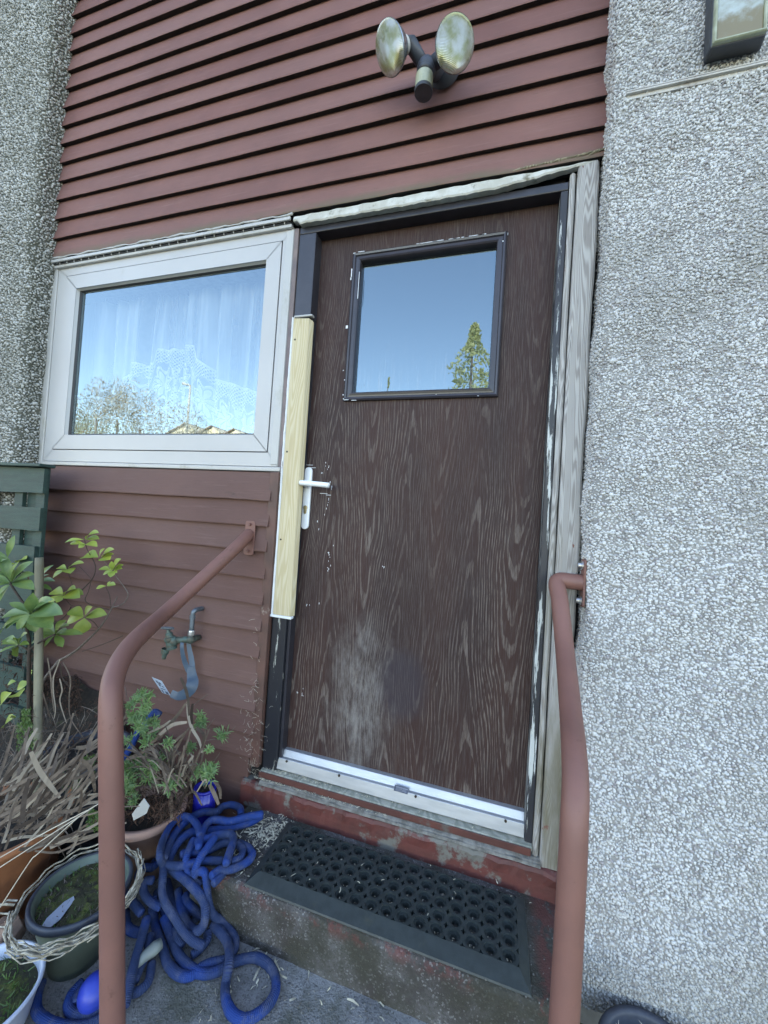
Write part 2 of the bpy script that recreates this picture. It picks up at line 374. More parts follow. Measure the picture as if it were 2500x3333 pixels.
def m_lace():
    k = N('white net curtain with lace'); t = k.t
    uv = k.tc.outputs['UV']; u, v, _ = k.sep(uv)       # u along cloth in metres, v metres above the lace top (negative in lace)
    weave = k.math('ADD', .18, k.math('MULTIPLY', k.ramp(k.noise(1, 3, .55, k.vec((11, .9, 1), src=uv)), .32, .68), .55))
    hem = k.math('MULTIPLY', k.ramp(v, -.012, -.008), k.ramp(v, .002, .006, True))
    # diamond net
    a = k.math('ABSOLUTE', k.math('SUBTRACT', k.math('FRACT', k.math('MULTIPLY', k.math('ADD', u, v), 62)), .5))
    b = k.math('ABSOLUTE', k.math('SUBTRACT', k.math('FRACT', k.math('MULTIPLY', k.math('SUBTRACT', u, v), 62)), .5))
    net = k.ramp(k.math('MAXIMUM', a, b), .30, .36)
    # flowers and leaves: rings round scattered centres
    fu = k.math('FRACT', k.math('MULTIPLY', u, 6.5)); fu = k.math('SUBTRACT', fu, .5)
    fv = k.math('MULTIPLY', k.math('ADD', v, .165), 6.5)
    rr = k.math('SQRT', k.math('ADD', k.math('MULTIPLY', fu, fu), k.math('MULTIPLY', fv, k.math('MULTIPLY', fv, .5))))
    an = k.math('ARCTAN2', fu, fv)
    pet = k.math('MULTIPLY', k.math('COSINE', k.math('MULTIPLY', an, 8)), .07)
    rp = k.math('ADD', rr, pet)
    fl = k.math('MAXIMUM', k.ramp(k.math('SUBTRACT', k.math('ABSOLUTE', k.math('SUBTRACT', rp, .33)), .035), -.01, .01, True), k.math('MULTIPLY', k.ramp(rp, .24, .26, True), k.ramp(k.math('ABSOLUTE', k.math('SINE', k.math('MULTIPLY', an, 4))), .25, .4)))
    inside = k.ramp(rr, .42, .50, True)
    blot = k.ramp(k.noise(1, 3, .6, k.vec((55, 55, 1), src=uv)), .46, .52)
    low = k.ramp(v, -.10, -.085, True)
    pat = k.mix(inside, k.mix(low, net, k.math('MAXIMUM', blot, net)), fl)
    topx = k.math('MULTIPLY', k.ramp(v, -.030, -.027), k.ramp(k.math('MAXIMUM', a, b), .2, .3))
    lace = k.math('MAXIMUM', k.math('MULTIPLY', pat, .88), hem)
    lace = k.math('MAXIMUM', lace, topx)
    inl = k.ramp(v, -.001, .0, True)
    al = k.mix(inl, weave, lace)
    df = k.n('ShaderNodeBsdfDiffuse', {'Color': (.62,.63,.64)}); tl = k.n('ShaderNodeBsdfTranslucent', {'Color': (.55,.55,.55)})
    body = k.n('ShaderNodeMixShader', {0: .2, 1: df.outputs[0], 2: tl.outputs[0]})
    tr = k.n('ShaderNodeBsdfTransparent')
    o = k.n('ShaderNodeMixShader', {0: al, 1: tr.outputs[0], 2: body.outputs[0]})
    t.nodes.remove(k.b); t.links.new(o.outputs[0], k.out.inputs[0]); return k.m
M['lace'] = m_lace()

def m_leaf(name, c1, c2, sc=30, trans=.25):
    k = N(name); rnd = k.n('ShaderNodeObjectInfo').outputs['Random']
    col = k.mix(k.ramp(k.noise(sc, 4, .6), .3, .7), c1, c2)
    col = k.mix(k.math('MULTIPLY', rnd, .5), col, c2)
    k.done(col, .38, k.bump(k.noise(220, 2), .15, .001), spec=.45)
    tl = k.n('ShaderNodeBsdfTranslucent', {'Color': col})
    mx = k.n('ShaderNodeMixShader', {0: trans, 1: k.b.outputs[0], 2: tl.outputs[0]})
    k.t.links.new(mx.outputs[0], k.out.inputs[0]); return k.m
M['leaf_g'] = m_leaf('glossy green leaf', (.20,.28,.085), (.085,.16,.05), 22)
M['leaf_y'] = m_leaf('yellow green leaf', (.35,.40,.07), (.22,.31,.06), 18)
M['leaf_m'] = m_leaf('mid green leaf', (.24,.31,.07), (.12,.2,.05), 14)
M['needle'] = m_leaf('needle leaf', (.19,.30,.10), (.10,.19,.07), 30)
M['fern'] = m_leaf('fern frond', (.12,.2,.045), (.07,.14,.04), 30)
k_ = N('dried strap leaf'); rn = k_.n('ShaderNodeObjectInfo').outputs['Random']
cs = k_.mix(k_.ramp(k_.noise(40, 4, .6), .35, .65), (.17,.13,.10), (.10,.075,.058)); cs = k_.mix(k_.ramp(rn, .0, .45, True), cs, (.035,.024,.018)); cs = k_.mix(k_.ramp(rn, .72, 1.), cs, (.33,.28,.22))
M['strap'] = k_.done(cs, .8, k_.bump(k_.noise(150), .3, .002), spec=.25)
M['strap_pale'] = simple('pale straw', (.5,.46,.38), (.36,.32,.26), 30, .75)
M['litter'] = simple('brown fern litter', (.085,.042,.028), (.03,.018,.013), 40, .95, .5)
M['soil'] = simple('dark potting soil', (.028,.022,.016), (.014,.011,.009), 60, .95, 1., 150, dirt=(.04,.045,.018), dthr=(.58,.72), dscale=20)
M['moss'] = simple('mossy compost', (.05,.055,.02), (.035,.03,.02), 40, .95, 1., 160, dirt=(.10,.12,.025), dthr=(.5,.62), dscale=22)
M['bark'] = simple('grey brown twig', (.16,.13,.11), (.09,.07,.055), 60, .85, .4)
M['bark_d'] = simple('dark stem', (.05,.032,.022), (.03,.022,.016), 60, .85, .4)
M['cane'] = simple('grey green cane', (.22,.205,.14), (.13,.12,.08), 14, .7, .4, 90, stretch=(1,1,.25), dirt=(.12,.1,.07), dthr=(.62,.75), dscale=20)
M['terra'] = simple('worn terracotta', (.30,.185,.15), (.25,.15,.12), 9, .75, .3, 120, dirt=(.2,.17,.15), dthr=(.5,.75))
M['terra_o'] = simple('orange terracotta', (.32,.125,.055), (.22,.085,.04), 9, .7, .3, 120)
M['greenpot'] = simple('grey green pot', (.12,.16,.135), (.08,.11,.09), 9, .6, .2)
M['blackpot'] = simple('black plastic pot', (.045,.055,.075), (.03,.035,.05), 14, .5, .1)
M['bluepot'] = simple('cobalt glaze', (.012,.02,.30), (.008,.012,.2), 9, .12, .03)
M['blueball'] = simple('blue plastic', (.02,.05,.40), (.015,.04,.30), 14, .4, .1)
M['bowl'] = simple('pale blue grey enamel', (.5,.56,.68), (.42,.48,.6), 12, .4, .1)
M['wicker'] = simple('bleached wicker', (.48,.45,.37), (.2,.175,.13), 60, .8, .4)
M['tealpaint'] = simple('dark green fence paint', (.020,.052,.042), (.014,.036,.031), 10, .6, .5, 90, stretch=(1,1,8), dirt=(.075,.12,.075), dthr=(.62,.78))
M['stone'] = simple('sandstone lump', (.3,.2,.15), (.2,.14,.11), 20, .9, .7, 90)
M['shaving'] = simple('pine shavings', (.62,.58,.44), (.34,.31,.24), 60, .8)
M['black_plastic'] = simple('weathered black plastic', (.03,.032,.036), (.05,.055,.07), 9, .45, .15)
M['lens'] = simple('algae stained lens', (.42,.44,.33), (.27,.29,.2), 22, .25, .1)
M['label_dark'] = simple('printed label', (.06,.08,.13), rough=.5)
M['label_light'] = simple('label print', (.2,.23,.30), rough=.5)
M['slate'] = simple('pale slate plant label', (.36,.40,.48), (.28,.32,.4), 12, .7)
M['copper'] = simple('tarnished pipe', (.16,.19,.22), (.1,.12,.14), 40, .45, .2, metal=.6)
M['verdigris'] = simple('verdigris brass', (.075,.13,.115), (.085,.08,.06), 60, .6, .4, metal=.35)
M['rubber'] = simple('slate blue rubber strap', (.055,.09,.13), (.075,.11,.15), 20, .4, .1)
M['rock'] = simple('asphalt', (.07,.07,.07), rough=.9)
M['grass'] = simple('lawn', (.10,.14,.04), (.07,.10,.03), 1.5, .95)
M['tree_leaf'] = m_leaf('sunlit tree leaf', (.58,.60,.34), (.42,.46,.24), 2, .5)
M['tree_leaf2'] = m_leaf('autumn tree leaf', (.46,.36,.26), (.30,.28,.18), 1, .45)
def m_hose():
    k = N('blue fabric hose'); uv = k.tc.outputs['UV']; u, v, _ = k.sep(uv)
    f = k.ramp(k.noise(6.5, 3, .5), .40, .54)
    col = k.mix(f, (.013,.052,.225), (.028,.050,.115))
    col = k.mix(k.math('MULTIPLY', k.ramp(k.noise(30, 6, .7), .46, .68), .6), col, (.10,.115,.17))
    rib = k.math('SINE', k.math('MULTIPLY', u, 2*math.pi*260))
    rv = k.math('SINE', k.math('MULTIPLY', v, 2*math.pi*22))
    return k.done(k.mix(k.math('MULTIPLY', k.ramp(rib, -.9, .0, True), .35), col, (.015,.03,.14)), .8, k.bump(k.math('ADD', rib, k.math('MULTIPLY', rv, .4)), .5, .0012), spec=.2)
M['hose'] = m_hose()
def m_lamp():
    k = N('patterned reflector lamp glass')
    w1 = k.n('ShaderNodeTexWave', {'Vector': k.vec((1,1,1)), 'Scale': 150.}, bands_direction='Z').outputs[1]
    col = k.mix(k.ramp(k.noise(26, 3), .35, .65), (.62,.64,.6), (.36,.37,.2))
    return k.done(col, .16, k.bump(k.math('ADD', w1, k.noise(60, 2)), .5, .002), .65, .8)
M['lampglass'] = m_lamp()
M['lampback'] = simple('silvered lamp back', (.55,.58,.62), (.35,.38,.36), 14, .25, .1, metal=.8)

# ------------------------------------------------------------------ the setting behind and around
def slab(name, x0, x1, y0, y1, z0, z1, m, cut=.02, amp=.0015, kind='structure'):
    return tag(MB().box(x0, x1, y0, y1, z0, z1).build(name, m, None, bevel=.008), kind=kind)
XL, XR = -1.345, .968            # where the cladding meets the two dashed walls
YD = .045                        # face of the door leaf

g = MB(); g.add([(-300,-300,-.66),(300,-300,-.66),(300,300,-.66),(-300,300,-.66)], [(0,1,2,3)])
tag(g.build('ground', M['grass']), kind='structure')
g = MB().box(-40, 40, -17, -2.6, -.655, -.64); tag(g.build('road', M['rock']), kind='structure')
g = MB().box(-2.6, .955, -2.5, -.02, -.66, -.3); tag(g.build('path', M['ground'], bevel=.01), kind='structure')

# step: a subdivided slab with worn nose
def worn_slab(name, x0, x1, y0, y1, z0, z1, m, nx=60, amp=.004):
    prof = [(y1, z1), (y0+.014, z1), (y0+.005, z1-.004), (y0, z1-.013), (y0, (z0+z1)/2), (y0-.002, z0)]
    V = []; F = []; n = len(prof)
    for i in range(nx+1):
        x = x0+(x1-x0)*i/nx; a = math.sin(x*31)*.5+math.sin(x*77+1)*.3+random.uniform(-.5,.5)
        for j, (y, z) in enumerate(prof):
            e = amp*a if j in (1,2,3) else amp*.3*a
            V.append((x, y+(e if j else 0), z-(abs(e)*.6 if j in (2,3) else 0)))
    for i in range(nx):
        for j in range(n-1): F.append((i*n+j, (i+1)*n+j, (i+1)*n+j+1, i*n+j+1))
    F.append(tuple(range(n))+()); F.append(tuple(reversed([nx*n+j for j in range(n)])))
    me = mesh_np(name, V, [tuple(reversed(f)) for f in F]); o = link(name, me, m); return o
st = worn_slab('concrete_step', -.075, .952, -.298, -.02, -.302, -.158, M['step'])
tag(st, 'mossy concrete doorstep with red paint flecks under the rubber mat', 'step')
rz = worn_slab('painted_riser', -.112, .952, -.032, .03, -.16, -.078, M['redpaint'], 70, .006)
tag(rz, 'flaking red painted riser between the doorstep and the door sill', 'step')
m_ = worn_slab('mortar_fillet', -.04, .90, -.028, .03, -.078, -.062, M['greymortar'], 60, .004)
m_.parent = rz

# house mass behind the facade
house = thing('house', (0, 1.3, -.6), 'house wall and roof standing behind the red brown cladding and dashed walls', 'house')
MB().box(-7, 7, 1.25, 8, -.6, 5.6).build('wall', M['interior'], house)
MB().add([(-7.3,-.45,5.5),(7.3,-.45,5.5),(7.3,8.3,5.5),(-7.3,8.3,5.5),(-7.3,4,7.6),(7.3,4,7.6)],
         [(0,1,5,4),(2,3,4,5),(0,4,3),(1,2,5),(3,2,1,0)]).build('roof', M['roof_far'], house)
bw = MB()
bw.box(XL-.2, -.03, .16, .2, -.6, 1.1); bw.box(XL-.2, XR+.2, .16, .2, 1.95, 5.5)   # backing wall round the openings
bw.box(XL-.2, XL+.06, .16, .2, 1.1, 1.95); bw.box(-.16, -.03, .16, .2, 1.1, 1.95)
bw.box(XL-.2, XL-.16, .2, 1.25, -.6, 5.5); bw.box(-.03, .0, .2, 1.25, -.6, 5.5)
bw.box(-.03, 1.2, .10, .14, -.6, 1.95)
bw.box(XL-.2, 0, .2, 1.25, 2.35, 2.4); bw.box(XL-.2, 0, .2, 1.25, .3, .35)
bw.build('inner_wall', M['interior'], house)

# ---- dashed walls
ICO = None
def ico():
    t = (1+5**.5)/2
    v = np.array([(-1,t,0),(1,t,0),(-1,-t,0),(1,-t,0),(0,-1,t),(0,1,t),(0,-1,-t),(0,1,-t),(t,0,-1),(t,0,1),(-t,0,-1),(-t,0,1)], float)
    v /= np.linalg.norm(v[0])
    f = np.array([(0,11,5),(0,5,1),(0,1,7),(0,7,10),(0,10,11),(1,5,9),(5,11,4),(11,10,2),(10,7,6),(7,1,8),(3,9,4),(3,4,2),(3,2,6),(3,6,8),(3,8,9),(4,9,5),(2,4,11),(6,2,10),(8,6,7),(9,8,1)])
    return v, f
def dash_wall(root, sgn, xc, yf, z0, z1, xfar, rc, pitch, rmin, rmax, mpeb, mmort, xrest, ybase=.03):
    """front face at y=yf running from arris x=xc away (sgn), rounded arris rc, return face back to y=ybase"""
    # section: s=0 on the far end of the front face
    L1 = abs(xfar-xc)-rc; L2 = rc*math.pi/2; L3 = (ybase-yf)-rc
    def sec(s):
        s = np.asarray(s, float)
        x = np.where(s < L1, xfar-sgn*s, 0.); y = np.full_like(s, yf); nx = np.zeros_like(s); ny = np.full_like(s, -1.)
        a = np.clip((s-L1)/rc, 0, math.pi/2); inarc = s >= L1
        cx = xc+sgn*rc; cy = yf+rc
        x = np.where(inarc, cx-sgn*rc*np.sin(a), x); y = np.where(inarc, cy-rc*np.cos(a), y)
        nx = np.where(inarc, -sgn*np.sin(a), nx); ny = np.where(inarc, -np.cos(a), ny)
        r3 = s > L1+L2
        x = np.where(r3, xc, x); y = np.where(r3, yf+rc+(s-L1-L2), y); nx = np.where(r3, -sgn, nx); ny = np.where(r3, 0., ny)
        return x, y, nx, ny
    S = L1+L2+L3
    def wob(s, z): return .004*np.sin(z*5.1+s*3)+.003*np.sin(z*13.7+1.3+s*9)+.0025*np.sin(z*29+s*17)
    ss = np.concatenate([np.linspace(0, L1, 30), np.linspace(L1, L1+L2, 9)[1:], np.linspace(L1+L2, S, 5)[1:]])
    zz = np.linspace(z0, z1, 120); V = []; F = []
    x, y, nx, ny = sec(ss)
    for z in zz:
        wv = wob(ss, z)
        V.append(np.c_[x+nx*wv, y+ny*wv, np.full_like(x, z)])
    V = np.concatenate(V); n = len(ss)
    i, j = np.meshgrid(np.arange(len(zz)-1), np.arange(n-1), indexing='ij'); b = (i*n+j).ravel()
    F = np.c_[b, b+1, b+n+1, b+n]
    link('render_coat', mesh_fast('render_coat', V, F, True), mmort, root)
    mb = MB().box(min(xfar, xc+sgn*.01), max(xfar, xc+sgn*.01), yf+.03, 1.25, z0, 5.5)
    a0, a1 = sorted((xfar, xrest)); mb.box(a0, a1, yf, 1.25, z0-.3, 5.5)
    a0, a1 = sorted((xc+sgn*.001, xfar)); mb.box(a0, a1, yf, 1.25, z1, 5.5)
    mb.build('wall_core', mmort, root)
    # pebbles
    ns = int(S/pitch); nz = int((z1-z0)/(pitch*.87))
    gi, gj = np.meshgrid(np.arange(ns), np.arange(nz), indexing='ij')
    s = (gi+.5+(gj%2)*.5)*pitch+rng.uniform(-.42, .42, gi.shape)*pitch; z = z0+(gj+.5)*pitch*.87+rng.uniform(-.42, .42, gi.shape)*pitch
    s = s.ravel(); z = z.ravel(); ok = (s > 0) & (s < S) & (rng.random(len(s)) < .95); s = s[ok]; z = z[ok]; K = len(s)
    x, y, nx, ny = sec(s); wv = wob(s, z)
    v0, f0 = ico(); v0 = v0
    r = (rmin+(rmax-rmin)*rng.random(K)**1.5)*np.where(rng.random(K) < .10, 1.25, 1.)
    sc = np.c_[rng.uniform(.7, 1.25, K), rng.uniform(.55, .85, K), rng.uniform(.6, .95, K)]*r[:, None]
    # random rotations
    q = rng.normal(size=(K, 4)); q[:, 1:] *= np.array([.55, .55, 1.]); q /= np.linalg.norm(q, axis=1)[:, None]
    a, b_, c, d = q.T
    Rm = np.stack([np.stack([1-2*(c*c+d*d), 2*(b_*c-a*d), 2*(b_*d+a*c)], -1), np.stack([2*(b_*c+a*d), 1-2*(b_*b_+d*d), 2*(c*d-a*b_)], -1), np.stack([2*(b_*d-a*c), 2*(c*d+a*b_), 1-2*(b_*b_+c*c)], -1)], 1)
    jit = 1+rng.uniform(-.18, .18, (K, 12, 1))
    P = np.einsum('kij,kvj->kvi', Rm, v0[None]*jit*sc[:, None, :])
    off = wv+r*.16
    cen = np.c_[x+nx*off, y+ny*off, z]
    P = (P+cen[:, None, :]).reshape(-1, 3); Fp = (f0[None]+12*np.arange(K)[:, None, None]).reshape(-1, 3)
    me = mesh_fast('pebbles', P, Fp, True)
    at = me.attributes.new('tone', 'FLOAT', 'POINT'); at.data.foreach_set('value', np.repeat(rng.random(K), 12).astype(np.float32))
    o = link('pebbles', me, mpeb, root); o['kind'] = 'stuff'; return K
rw = thing('dashed_wall', (1.2, -.105, -.3), 'pale grey pebble dashed wall on the right of the door', 'wall')
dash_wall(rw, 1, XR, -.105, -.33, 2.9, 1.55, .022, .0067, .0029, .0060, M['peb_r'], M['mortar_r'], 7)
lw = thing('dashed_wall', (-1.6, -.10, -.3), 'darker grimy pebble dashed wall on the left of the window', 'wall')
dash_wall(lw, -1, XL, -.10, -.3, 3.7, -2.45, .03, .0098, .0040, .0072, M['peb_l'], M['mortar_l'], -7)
# bell cast bead with a lip on the right wall
bd = MB()
for (za, zb, ya) in ((2.094, 2.099, -.116), (2.1035, 2.107, -.113)): bd.box(.995, 1.54, ya, -.104, za, zb)
bd.build('render_bead', M['bead'], rw, bevel=.001)
b2 = MB().box(.992, 1.54, -.108, -.104, 2.084, 2.110); b2.build('bead_lip', M['bead'], rw)

# ------------------------------------------------------------------ cladding boards, each its own part
def board(root, x0, x1, z0, z1, m, yb=-.022, yt=-.007, seed=0, rot=0., nx=48, edge_amp=.0009, under=.0):
    r = random.Random(seed); V = []; F = []
    ph = [r.uniform(0, 6) for _ in range(4)]; tilt = r.uniform(-.0012, .0012)
    for i in range(nx+1):
        x = x0+(x1-x0)*i/nx; t = i/nx
        e = edge_amp*(math.sin(x*3.1+ph[0])+.6*math.sin(x*11+ph[1])+.5*r.uniform(-1, 1))
        c = .0012*math.sin(x*2.3+ph[2])
        zb = z0+e+tilt*(t-.5)
        if rot: zb += rot*max(0., (x-(x1-.42))/.42)**2
        prof = [(yb+c+.001, zb), (yb+c, zb+.004), (yt+c*.5, z1+.010), (.006, z1+.012), (.006, zb+.006)]
        V += [(x, y, z) for y, z in prof]
    n = 5
    for i in range(nx):
        for j in range(n): F.append((i*n+j, i*n+(j+1)%n, (i+1)*n+(j+1)%n, (i+1)*n+j))
    F.append(tuple(reversed(range(n)))); F.append(tuple(nx*n+j for j in range(n)))
    o = link('board', mesh_np('board', V, [tuple(reversed(f)) for f in F]), m, root)
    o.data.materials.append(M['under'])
    for i in range(nx): o.data.polygons[i*n+n-1].material_index = 1      # underside faces take the painted groove shade
    return o
cu = thing('cladding', (-.2, 0, 2.02), 'faded red brown timber cladding above the window and door', 'cladding')
ups = [2.016, 2.109, 2.2, 2.294, 2.384, 2.472, 2.563, 2.651, 2.740, 2.831, 2.918, 3.012, 3.100, 3.187, 3.277, 3.366, 3.455, 3.545]
for i in range(len(ups)-1):
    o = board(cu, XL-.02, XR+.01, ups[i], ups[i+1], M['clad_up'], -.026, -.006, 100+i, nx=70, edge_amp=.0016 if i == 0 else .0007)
MB().box(XL-.02, XR+.01, .0065, .012, 2.0, 3.6).build('backing', M['darkgap'], cu)
MB().box(XL-.02, XR+.01, .0065, .155, 3.6, 5.5).build('upper_wall', M['clad_up'], cu)
# rotten bottom corner of the lowest board
rt = MB(); r = random.Random(5)
for i in range(14):
    x = .70+i*.018; rt.tube([(x, -.024, 2.019+i*.0004+r.uniform(-.003,.003)), (x+.03, -.0255, 2.022+i*.001), (x+.06, -.025, 2.020+i*.0012+r.uniform(-.004,.004))], [.0006, r.uniform(.002,.0045), .0005], 6)
rt.build('rotten_edge', M['rotwood'], cu)
cl = thing('cladding', (-.7, 0, -.05), 'brown timber cladding boards below the window beside the tap', 'cladding')
los = [-.055, .0, .083, .166, .258, .359, .458, .555, .651, .751, .842, .938, 1.036]
for i in range(1, len(los)-1):
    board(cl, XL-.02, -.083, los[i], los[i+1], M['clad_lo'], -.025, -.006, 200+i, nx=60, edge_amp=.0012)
MB().box(XL-.02, -.06, .0065, .012, -.3, 1.05).build('backing', M['darkgap'], cl)
MB().box(XL-.02, -.10, -.012, .006, -.3, .004).build('base_board', M['clad_lo'], cl)
# torn hole at the bottom corner board
MB().box(-.094, -.056, -.018, .01, -.03, 1.047).build('corner_batten', M['batten'], cl, bevel=.003)
bt = MB().box(-.070, -.052, -.006, .03, 1.047, 1.972); tag(bt.build('cover_strip', M['greybrown'], bevel=.002), 'grey brown cover strip between the window and the door frame', 'trim')

# cobwebs and fluff along the batten: fine pale threads
cw = MB(); r = random.Random(9)
for i in range(120):
    zc = 1.0*abs(r.gauss(0, .22)); z = min(max(-.05+zc, -.06), .9)
    x = r.gauss(-.085, .012) if z > .25 else r.gauss(-.07, .03); y = -.024-r.random()*.02
    p = [Vector((x, y, z))]; L = r.uniform(.004, .016)
    d = Vector((r.uniform(-1,1), r.uniform(-.3,.1), r.uniform(-1,1))).normalized()
    for s_ in range(3): d = (d+Vector((r.uniform(-.8,.8), r.uniform(-.2,.2), r.uniform(-.8,.8)))).normalized(); p.append(p[-1]+d*L/2)
    cw.tube(p, r.uniform(.0002,.0005), 4)
tag(cw.build('cobweb', M['strap_pale'], cl), kind='stuff')

# ------------------------------------------------------------------ window
wn = thing('window', (-.7, 0, 1.05), 'white plastic window with a net curtain left of the door', 'window')
def frame(root, name, x0, x1, z0, z1, wd, y0, y1, m, bevel=.004, mitre=True):
    """four mitred members"""
    a = [(x0,z0),(x1,z0),(x1,z1),(x0,z1)]; b = [(x0+wd[0],z0+wd[2]),(x1-wd[1],z0+wd[2]),(x1-wd[1],z1-wd[3]),(x0+wd[0],z1-wd[3])]
    e = .0005
    for i in range(4):
        j = (i+1) % 4
        P = [a[i], a[j], b[j], b[i]]
        cx = sum(p[0] for p in P)/4; cz = sum(p[1] for p in P)/4
        
        f = [(p[0], y0, p[1]) for p in P]; k = [(p[0], y1, p[1]) for p in P]
        MB().add(f+k, [(3,2,1,0)[::-1],(4,7,6,5)[::-1],(0,4,5,1)[::-1],(1,5,6,2)[::-1],(2,6,7,3)[::-1],(3,7,4,0)[::-1]]).build(name, m, root, bevel=bevel, seg=3)
frame(wn, 'outer_frame', -1.315, -.072, 1.070, 1.972, (.0525, .045, .0505, .036), -.004, .06, M['upvc'], .0008)
MB().box(-1.27,-.110,.012,.018,1.10,1.1262).build('shadow_gap', M['gasket'], wn); MB().box(-1.27,-.110,.012,.018,1.9298,1.94).build('shadow_gap', M['gasket'], wn); MB().box(-.1232,-.112,.012,.018,1.1262,1.9298).build('shadow_gap', M['gasket'], wn); MB().box(-1.268,-1.2597,.012,.018,1.1262,1.9298).build('shadow_gap', M['gasket'], wn)
frame(wn, 'sash', -1.2597, -.1232, 1.1261, 1.9298, (.066, .060, .0605, .060), -.0065, .0145, M['upvc'], .0012)
# glazing bead: chamfer towards the pane, then black gasket
def bevel_ring(root, name, X0, X1, Z0, Z1, x0, x1, z0, z1, ya, yb, m):
    A = [(X0,ya,Z0),(X1,ya,Z0),(X1,ya,Z1),(X0,ya,Z1)]; B = [(x0,yb,z0),(x1,yb,z0),(x1,yb,z1),(x0,yb,z1)]
    for i in range(4):
        j = (i+1) % 4; MB().add([A[i],A[j],B[j],B[i]], [(0,1,2,3)]).build(name, m, root)
bevel_ring(wn, 'glazing_bead', -1.1945, -.1825, 1.1860, 1.8705, -1.188, -.189, 1.193, 1.864, -.006, .008, M['upvc'])
bevel_ring(wn, 'gasket', -1.188, -.189, 1.193, 1.864, -1.182, -.195, 1.199, 1.858, .008, .016, M['gasket'])
pn = MB().add([(-1.19,.0155,1.19),(-.185,.0155,1.19),(-.185,.0155,1.868),(-1.19,.0155,1.868)], [(0,1,2,3)]); pn.build('pane', M['glass'], wn)
MB().box(-1.33, -.058, -.012, .05, 1.050, 1.0665).build('sill', M['whitestrip'], wn, bevel=.003)
MB().box(-1.357, -1.318, -.010, .05, 1.062, 1.985).build('side_trim', M['whitestrip'], wn, bevel=.003)
MB().box(-.104, -.072, -.0075, -.002, 1.075, 1.968).build('sealant_bead', M['whitestrip'], wn, bevel=.003)
# trickle vent strip over the head: front lip, soffit and ribs
MB().box(-1.338, -.078, -.030, -.022, 1.991, 2.004).build('vent_lip', M['whitestrip'], wn, bevel=.002)
MB().box(-1.335, -.082, -.020, -.012, 1.985, 1.990).build('vent_back', M['gasket'], wn)
MB().box(-1.335, -.078, -.0175, .02, 1.972, 1.986).build('vent_base', M['whitestrip'], wn, bevel=.004)
for i in range(27):
    x = -1.29+i*.0455
    MB().box(x, x+.0025, -.0225, -.0115, 1.9835, 1.9915).build('vent_rib', M['whitestrip'], wn)
fl = MB(); pts = []
for i in range(60):
    x = -1.335+i*(1.265/59); pts.append((x, -.028+.001*math.sin(i*.9), 2.0105+.0018*math.sin(i*1.3)+.001*math.sin(i*3.1)))
fl.tube(pts, [.0035+.0012*math.sin(i*.77) for i in range(60)], 8); fl.build('flashing_edge', M['whitestrip'], wn, smooth=True)

# net curtain
def curtain():
    nx, nz = 420, 90; x0, x1 = -1.33, -.08; ztop, zbot = 1.875, 1.0
    lt = [(-1.35, 1.42), (-1.12, 1.40), (-1.02, 1.50), (-.985, 1.565), (-.84, 1.555), (-.835, 1.628), (-.62, 1.622), (-.60, 1.56), (-.50, 1.50), (-.49, 1.462), (-.40, 1.44), (-.27, 1.403), (-.05, 1.39)]
    V = np.zeros((nx+1, nz+1, 3)); UV = np.zeros((nx+1, nz+1, 2)); s = 0; prev = None
    fo = [(random.uniform(-1.3,-.1), random.uniform(.012,.024), random.uniform(.012,.034)) for _ in range(30)]
    for i in range(nx+1):
        x = x0+(x1-x0)*i/nx
        zl = np.interp(x, [p[0] for p in lt], [p[1] for p in lt])
        dz = sum(a*math.exp(-((x-c)/b)**2) for c, b, a in fo)
        for j in range(nz+1):
            z = ztop+(zbot-ztop)*j/nz; t = (ztop-z)/(ztop-zbot)
            xx = x+.03*(t-.2)*math.sin(x*9)
            y = .115+dz*(.55+.6*t)+.004*math.sin(x*70+t*2)-.01*t
            V[i, j] = (xx, y, z); UV[i, j] = (x*1.25, z-zl)
    V = V.reshape(-1, 3); b = (np.arange(nx)[:, None]*(nz+1)+np.arange(nz)[None]).ravel()
    F = np.c_[b, b+nz+1, b+nz+2, b+1]; me = mesh_fast('net_curtain', V, F, True)
    uvl = me.uv_layers.new(name='UVMap'); idx = np.zeros(len(me.loops), np.int32); me.loops.foreach_get('vertex_index', idx)
    uvl.data.foreach_set('uv', UV.reshape(-1, 2)[idx].astype(np.float32).ravel()); return me
cu_ = link('net_curtain', curtain(), M['lace'])
tag(cu_, 'white net curtain with a scalloped lace border hanging inside the window', 'curtain')

